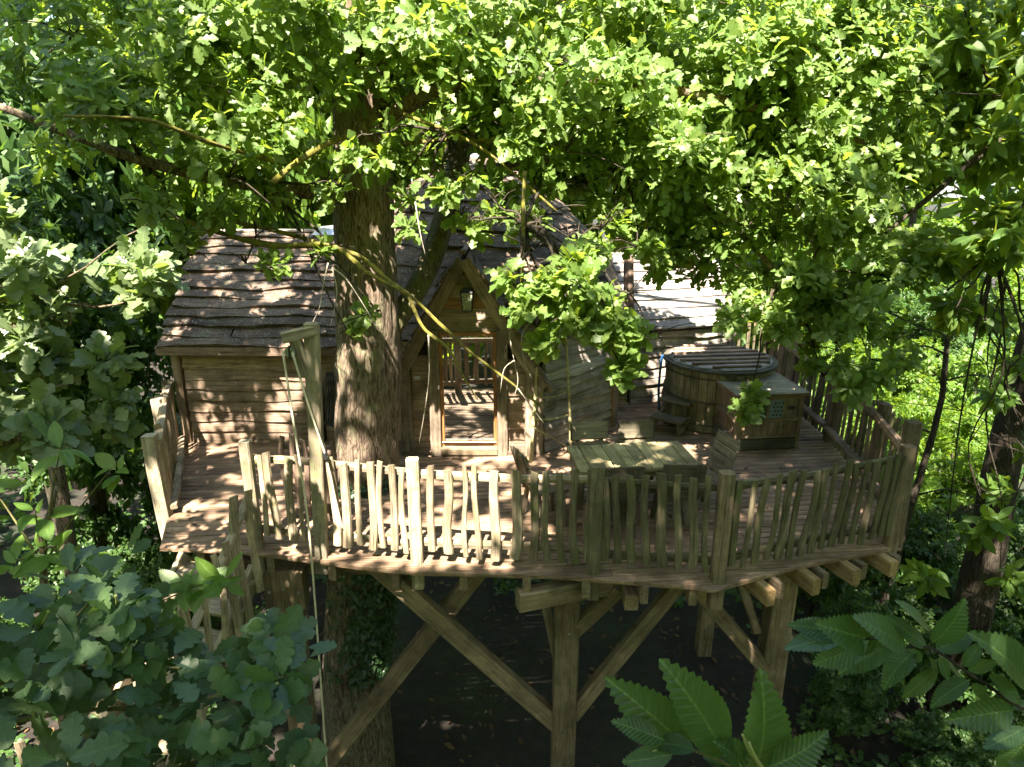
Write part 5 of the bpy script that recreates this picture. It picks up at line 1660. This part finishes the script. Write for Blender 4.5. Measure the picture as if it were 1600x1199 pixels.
def shrub(x, y, r, h, v, label, group, mat=None):
    g = ground_z(x, y)
    t = thing('shrub', label, 'shrub', (x, y, g), 0, group)
    put('stem', MB().tube([(x, y, g - .2), (x + .1, y, g + h * .4), (x, y + .1, g + h * .8)], .05, .02, 7, 3, .2).mesh(), M_barkd, t, I4)
    put('foliage', CROWNS[v], None, t, Matrix.Translation((x, y, g + h * .55)) @ Matrix.Rotation(rnd.uniform(0, 6.28), 4, 'Z') @ Matrix.Diagonal((r, r, h * .55, 1)), kind='stuff')
GS1, GS2, GS3 = 'shrubs right of the deck', 'shrubs left of the cabin', 'sunlit bushes beyond the trees'
for x, y, r, h, v, lab, g_ in (
        (6.3, 9.6, 1.1, 2.4, 3, 'dark shrub hard against the right railing', GS1), (7.9, 8.6, 1.2, 2.6, 2, 'dark shrub at the right edge in front of the chestnut trunk', GS1),
        (6.0, 11.8, 1.3, 3.4, 3, 'dark shrub behind the right railing below the hot tub', GS1), (9.0, 11.0, 1.5, 3.2, 2, 'dark shrub at the right edge behind the chestnut trunk', GS1),
        (8.4, 14.0, 1.5, 3.0, 0, 'mid green shrub behind the thin leaning tree', GS1), (5.3, 8.9, .8, 1.5, 3, 'small low shrub below the right corner joists', GS1), (6.4, 7.6, .9, 1.5, 2, 'small low shrub above the chestnut bough at the lower right', GS1),
        (-8.0, 11.5, 1.5, 3.0, 2, 'broad dark shrub behind the bare trunk at the left', GS2), (-6.3, 12.6, 1.4, 4.2, 3, 'tall dark shrub against the end of the left wing', GS2), (-6.0, 10.6, 1.0, 2.6, 3, 'dark shrub just outside the left railing', GS2),
        (-8.8, 9.0, 1.2, 2.2, 3, 'low dark shrub at the left edge beside the bare trunk', GS2),
        (8.6, 12.4, 1.2, 2.6, 2, 'dark shrub between the thin leaning tree and the chestnut trunk', GS1), (10.8, 15.5, 1.8, 3.4, 0, 'mid green shrub at the right edge beyond the dark ones', GS1), (9.6, 17.0, 1.8, 4.2, 0, 'mid green shrub just left of the bright bushes', GS1), (7.2, 16.5, 1.8, 4.6, 0, 'tall mid green shrub behind the hot tub railing', GS1), (7.0, 12.8, 1.0, 2.2, 0, 'mid green shrub behind the right railing post', GS1),
        (11.2, 12.5, 1.6, 3.4, 2, 'dark shrub at the far right edge behind the chestnut trunk', GS1), (12.5, 17.5, 2.2, 4.4, 0, 'mid green shrub at the far right edge in front of the bright bushes', GS1),
        (12.0, 22, 2.4, 4.2, 0, 'bright bush right of the thin leaning tree', GS3), (15.5, 24, 2.8, 5.0, 3, 'bright bush beside the chestnut trunk', GS3), (19, 25, 3, 5.5, 0, 'bright bush at the right edge', GS3),
        (13.5, 29, 3.2, 6.0, 2, 'bright bush behind the others, left one', GS3), (19, 31, 3.6, 7, 0, 'bright bush behind the others, right one', GS3), (9.5, 27, 2.8, 6, 3, 'bright bush left of the thin leaning tree', GS3)):
    shrub(x, y, r, h, v, lab, g_)
# far wood all round, one mass
n = 5000
th = rng.uniform(0, 2 * np.pi, n)
rr = rng.uniform(36, 46, n)
P_ = np.stack([rr * np.cos(th), rr * np.sin(th) + 8, rng.uniform(-4.6, 19, n)], 1)
put('far_wood', leaf_mesh('dot', rosettes(P_, np.tile([[0, 0, .5]], (n, 1)) + rng.normal(0, .6, (n, 3)), 6, 1.5, flat=.4)), M_back, None, I4, kind='stuff')
# nearer wood behind the viewer, closing the sides
n = 2600
th = rng.uniform(R(150), R(390), n)
rr = rng.uniform(13, 18, n)
P_ = np.stack([rr * np.cos(th), rr * np.sin(th) + 2, rng.uniform(-4.6, 9, n)], 1)
put('near_wood', leaf_mesh('dot', rosettes(P_, np.tile([[0, 0, .5]], (n, 1)) + rng.normal(0, .6, (n, 3)), 6, .7, flat=.4)), M_back, None, I4, kind='stuff')
# low plants and litter on the forest floor
n = 5200
P_ = np.stack([rng.uniform(-16, 20, n), rng.uniform(6, 26, n), np.zeros(n)], 1)
P_ = P_[[noise.noise(Vector((p[0] * .45, p[1] * .45, 2))) > -.12 and not (-4 < p[0] < 4.5 and p[1] < 12) for p in P_]]
P_[:, 2] = [ground_z(p[0], p[1]) + rnd.uniform(.05, .5) for p in P_]
put('undergrowth', leaf_mesh('far', rosettes(P_, np.tile([[0, 0, 1.0]], (len(P_), 1)), 7, .16, flat=.8)), M_backd, None, I4, kind='stuff')
M_litter = leaf_mat('fallen leaves', (.06, .036, .02), (.13, .08, .042), (.1, .05, .02), .1, .7, .2)
n = 3500
P_ = np.stack([rng.uniform(-12, 13, n), rng.uniform(5, 20, n), np.zeros(n)], 1)
P_[:, 2] = [ground_z(p[0], p[1]) + .02 for p in P_]
put('leaf_litter', leaf_mesh('dot', rosettes(P_, np.tile([[0, 0, 1.0]], (n, 1)), 1, .12, flat=.95, lean=False)), M_litter, None, I4, kind='stuff')
n = 130
P_ = np.stack([rng.uniform(-4.0, 4.3, n), rng.uniform(6.6, 9.4, n), np.full(n, .012)], 1)
put('deck_leaves', leaf_mesh('dot', rosettes(P_, np.tile([[0, 0, 1.0]], (n, 1)), 1, .06, droop=0, flat=1.0, lean=False)), M_litter, None, I4, kind='stuff')

# ================================================================== FOREGROUND BOUGHS
def bough(name, label, cat, paths, tips, kind, mat, k, size, twr, droop=.15, flat=.75, spread=1.0, rest_mat=None):
    t = thing(name, label, cat, paths[0][0])
    for p in paths:
        put('twig', MB().tube(p, twr, twr * .4, 7, 5, .2).mesh(), M_twig, t, I4)
    cn_ = np.array([p[:3] for p in tips])
    ax_ = np.array([p[3:6] for p in tips])
    L_ = rosettes(cn_, ax_, k, size, droop, flat, spread=spread)
    od = np.argsort(-seen_size(L_))
    single_leaves('leaf', kind, L_, od[:300], mat, t)
    if len(od) > 300:
        put('foliage', leaf_mesh('oak', pick(L_, od[300:])), mat, t, I4, kind='stuff')
    return t


# dark oak bough in the lower left corner
tips = []
for (x, y, z, rx, ry, rz, n) in ((-1.52, 2.15, 2.42, .16, .22, .13, 9), (-1.75, 2.1, 2.30, .22, .25, .14, 13), (-1.35, 2.05, 2.22, .22, .25, .10, 13), (-1.05, 2.0, 2.05, .22, .25, .10, 12), (-.86, 2.1, 2.10, .14, .2, .06, 6), (-1.5, 1.85, 2.08, .3, .25, .12, 16), (-1.15, 1.8, 1.86, .28, .25, .08, 12), (-1.75, 2.3, 2.05, .3, .3, .2, 10), (-1.2, 2.3, 1.85, .3, .3, .15, 10), (-.88, 1.9, 1.88, .1, .15, .05, 3)):
    for i in range(int(n * .85)):
        tips.append((x + rnd.uniform(-rx, rx), y + rnd.uniform(-ry, ry), z + rnd.uniform(-rz, rz), rnd.uniform(-.3, .6), rnd.uniform(-.4, .4), rnd.uniform(.3, .9)))
b1_ = bough('oak_bough', 'dark bluish oak bough with tiny acorns in the lower left corner', 'branch',
            [[(-2.6, 2.0, 1.6), (-2.1, 2.05, 1.95), (-1.75, 2.1, 2.22), (-1.5, 2.15, 2.45)], [(-2.1, 2.05, 1.9), (-1.6, 2.0, 2.05), (-1.2, 2.0, 2.08), (-.85, 2.1, 2.12)], [(-2.3, 1.9, 1.7), (-1.7, 1.85, 1.9), (-1.2, 1.85, 1.88), (-.9, 1.9, 1.92)], [(-1.75, 2.1, 2.15), (-1.5, 2.05, 2.2), (-1.2, 2.05, 2.2)]],
            tips, 'oak', M_oakd, 6, .132, .010)
for i in range(16):
    tx = tips[rnd.randrange(len(tips))]
    p = Vector(tx[:3])
    q = p + Vector((rnd.uniform(.01, .05), rnd.uniform(-.06, 0), rnd.uniform(.03, .07)))
    put('stalk', MB().tube([p, p.lerp(q, .5), q], .0022, .0016, 5, 2, 0).mesh(), M_catkin, b1_, I4)
    a_m = bpy.data.meshes.new('mesh')
    bm = bmesh.new(); bmesh.ops.create_icosphere(bm, subdivisions=2, radius=.006); bm.to_mesh(a_m); bm.free()
    put('acorn', a_m, M_catkin, b1_, Matrix.Translation(q))


def placed_leaves(parent, specs, mat, kind='chestnut'):
    """(base, tip, roll) for each leaf"""
    B, D, S, N, Z = [], [], [], [], []
    for (b, t, roll) in specs:
        b, t = Vector(b), Vector(t)
        d = (t - b)
        s = d.length
        d.normalize()
        up = Vector((0, -.55, .85))
        up = (up - d * up.dot(d)).normalized()
        up.rotate(Matrix.Rotation(roll, 3, d))
        B.append(b); D.append(d); N.append(up); S.append(up.cross(d)); Z.append(s)
    L_ = (np.array(B), np.array(D), np.array(S), np.array(N), np.array(Z))
    single_leaves('leaf', kind, L_, range(len(B)), mat, parent)
FG_C = [
    ((0.55, 1.4, 2.47), (0.4, 1.39, 2.75), -0.13),
    ((0.47, 1.43, 2.46), (0.26, 1.42, 2.67), -0.43),
    ((0.39, 1.39, 2.53), (0.26, 1.4, 2.58), -0.24),
    ((0.42, 1.4, 2.48), (0.29, 1.43, 2.42), -0.03),
    ((0.65, 1.44, 2.38), (0.66, 1.42, 2.66), 0.14),
    ((0.66, 1.4, 2.43), (0.81, 1.39, 2.54), 0.37),
    ((0.59, 1.42, 2.4), (0.51, 1.42, 2.45), 0.17),
    ((0.47, 1.39, 2.5), (0.36, 1.4, 2.52), 0.09),
    ((0.61, 1.41, 2.39), (0.55, 1.35, 2.56), 0.37),
    ((0.68, 1.42, 2.37), (0.78, 1.42, 2.4), 0.38),
]
FG_R = [
    ((1.16, 2.01, 2.37), (0.98, 2.04, 2.4), -0.11),
    ((1.16, 2.02, 2.36), (0.95, 1.99, 2.35), 0.44),
    ((1.29, 2.02, 2.34), (1.05, 1.95, 2.46), -0.36),
    ((1.23, 1.98, 2.37), (1.06, 2.01, 2.25), -0.06),
    ((1.33, 2.01, 2.33), (1.14, 1.96, 2.26), 0.01),
    ((1.37, 1.99, 2.34), (1.17, 1.95, 2.5), 0.09),
    ((1.46, 2.01, 2.32), (1.31, 2.03, 2.44), 0.18),
    ((1.47, 2.03, 2.37), (1.35, 2.04, 2.5), 0.49),
    ((1.47, 2.01, 2.34), (1.52, 1.95, 2.52), 0.36),
    ((1.5, 2.03, 2.29), (1.65, 2.05, 2.34), 0.07),
    ((1.42, 2.01, 2.31), (1.29, 1.96, 2.2), 0.33),
    ((1.46, 2.0, 2.29), (1.5, 1.96, 2.2), -0.44),
    ((1.51, 2.02, 2.28), (1.65, 2.05, 2.15), -0.41),
    ((1.51, 2.02, 2.22), (1.4, 1.98, 2.12), -0.35),
    ((1.62, 1.99, 2.2), (1.49, 1.99, 2.09), 0.37),
    ((1.57, 1.97, 2.27), (1.6, 1.96, 2.38), -0.46),
    ((1.62, 2.01, 2.22), (1.68, 1.97, 2.29), 0.38),
    ((1.66, 2.03, 2.15), (1.73, 2.01, 2.08), 0.50),
    ((1.68, 1.99, 2.22), (1.78, 1.92, 2.16), 0.10),
    ((1.8, 1.97, 2.19), (1.61, 1.91, 2.44), -0.09),
    ((1.82, 2.01, 2.05), (1.58, 1.94, 2.05), -0.46),
    ((1.89, 2.02, 1.96), (1.72, 1.98, 1.91), 0.46),
    ((1.82, 2.02, 2.05), (1.89, 1.99, 2.1), -0.04),
    ((1.89, 2.0, 1.92), (1.82, 1.99, 1.75), 0.10),
    ((1.39, 2.0, 2.32), (1.45, 1.99, 2.27), 0.44),
    ((1.5, 2.0, 2.29), (1.53, 1.97, 2.21), 0.22),
    ((1.82, 1.98, 1.85), (1.9, 1.94, 1.82), 0.48),
]
[(1.96, 2.0, 2.01), (1.8, 2.0, 2.09), (1.69, 2.0, 2.17), (1.6, 2.0, 2.23), (1.47, 2.0, 2.33), (1.37, 2.0, 2.33), (1.27, 2.0, 2.36), (1.15, 2.0, 2.38)]

fc = thing('chestnut_bough', 'chestnut shoot with large toothed leaves and catkins at the bottom centre', 'branch', (.66, 1.42, 2.2))
placed_leaves(fc, FG_C, M_ches)
for pts, r0 in (([(.75, 1.42, 2.05), (.64, 1.42, 2.34), (.57, 1.42, 2.42), (.47, 1.42, 2.47), (.42, 1.42, 2.49)], .006), ([(.75, 1.42, 2.05), (.69, 1.42, 2.3), (.66, 1.42, 2.4)], .006)):
    put('twig', MB().tube(pts, r0, r0 * .5, 7, 4, .2).mesh(), M_twig, fc, I4)
for p0, p1 in (((.66, 1.40, 2.40), (.58, 1.38, 2.56)), ((.61, 1.40, 2.40), (.555, 1.39, 2.505)), ((.74, 1.40, 2.38), (.742, 1.39, 2.465)), ((.665, 1.39, 2.40), (.595, 1.37, 2.545)), ((.42, 1.42, 2.49), (.36, 1.42, 2.55)), ((.42, 1.42, 2.48), (.365, 1.41, 2.475))):
    p0, p1 = Vector(p0), Vector(p1)
    m2 = MB()
    n_ = 34
    small = p0.x < .5
    P = [p0.lerp(p1, i / n_) + Vector((.002 * math.sin(i * .2), 0, 0)) for i in range(n_ + 1)]
    m2.add(*tube_vf(P, [(.0026 if small else .0062) * (1 + .4 * (i % 2)) * (1 - .5 * i / n_) for i in range(n_ + 1)], 7, .25, True, p0.x))
    put('catkin', m2.mesh(), M_catkin, fc, I4)

fr = thing('chestnut_bough', 'broad chestnut bough with many toothed leaves entering from the lower right edge', 'branch', (1.96, 2.0, 2.0))
placed_leaves(fr, FG_R, M_ches)
for pts, r0 in (([(2.1, 2.0, 1.9), (1.8, 2.0, 2.09), (1.69, 2.0, 2.17), (1.6, 2.0, 2.23), (1.47, 2.0, 2.32), (1.37, 2.0, 2.33), (1.27, 2.0, 2.36), (1.15, 2.0, 2.37)], .007), ([(1.9, 2.0, 2.02), (1.9, 1.99, 1.95), (1.88, 1.98, 1.8)], .006)):
    put('twig', MB().tube(pts, r0, r0 * .4, 7, 5, .2).mesh(), M_barkd, fr, I4)

# pale chestnut shoots catching the sun at the left
sap = thing('chestnut_sapling', 'pale green chestnut sapling glowing in the sun below the oak leaves at the left', 'tree', (-2.9, 3.6, GROUND))
put('trunk', MB().tube([(-2.95, 3.6, -5), (-2.9, 3.55, -2), (-2.85, 3.5, .5), (-2.75, 3.5, 1.7), (-2.6, 3.55, 2.2)], .05, .012, 9, 6, .1).mesh(), M_bark, sap, I4)
CEN = [(-2.72, 3.5, 2.06), (-2.66, 3.45, 1.86), (-2.95, 3.6, 1.98), (-2.36, 3.7, 2.24), (-2.82, 3.4, 1.80), (-2.5, 3.5, 2.45), (-2.95, 3.5, 2.25), (-2.55, 3.5, 1.75)]
cn = np.array(CEN + [(-1.80, 3.5, 1.60), (-1.95, 3.5, 1.60), (-1.70, 3.5, 1.60), (-1.86, 3.5, 1.57)])
L = rosettes(cn, np.tile([[.1, -.2, .9]], (len(cn), 1)) + rng.normal(0, .2, (len(cn), 3)), 6, .15, droop=.2, flat=.8)
single_leaves('leaf', 'chestnut', L, range(len(L[0])), M_chesl, sap)
for c_ in CEN + [(-1.80, 3.5, 1.60), (-1.95, 3.5, 1.60), (-1.70, 3.5, 1.60)]:
    s_ = Vector((-2.75, 3.5, 1.7)) if c_[0] < -2.2 else Vector((-2.5, 3.5, 1.2))
    put('twig', MB().tube([s_, s_.lerp(Vector(c_), .5) + Vector((0, 0, .03)), Vector(c_)], .008, .003, 6, 3, .2).mesh(), M_twig, sap, I4)
put('twig', MB().tube([(-2.86, 3.5, .5), (-2.7, 3.5, .9), (-2.5, 3.5, 1.2)], .014, .008, 7, 3, .2).mesh(), M_twig, sap, I4)
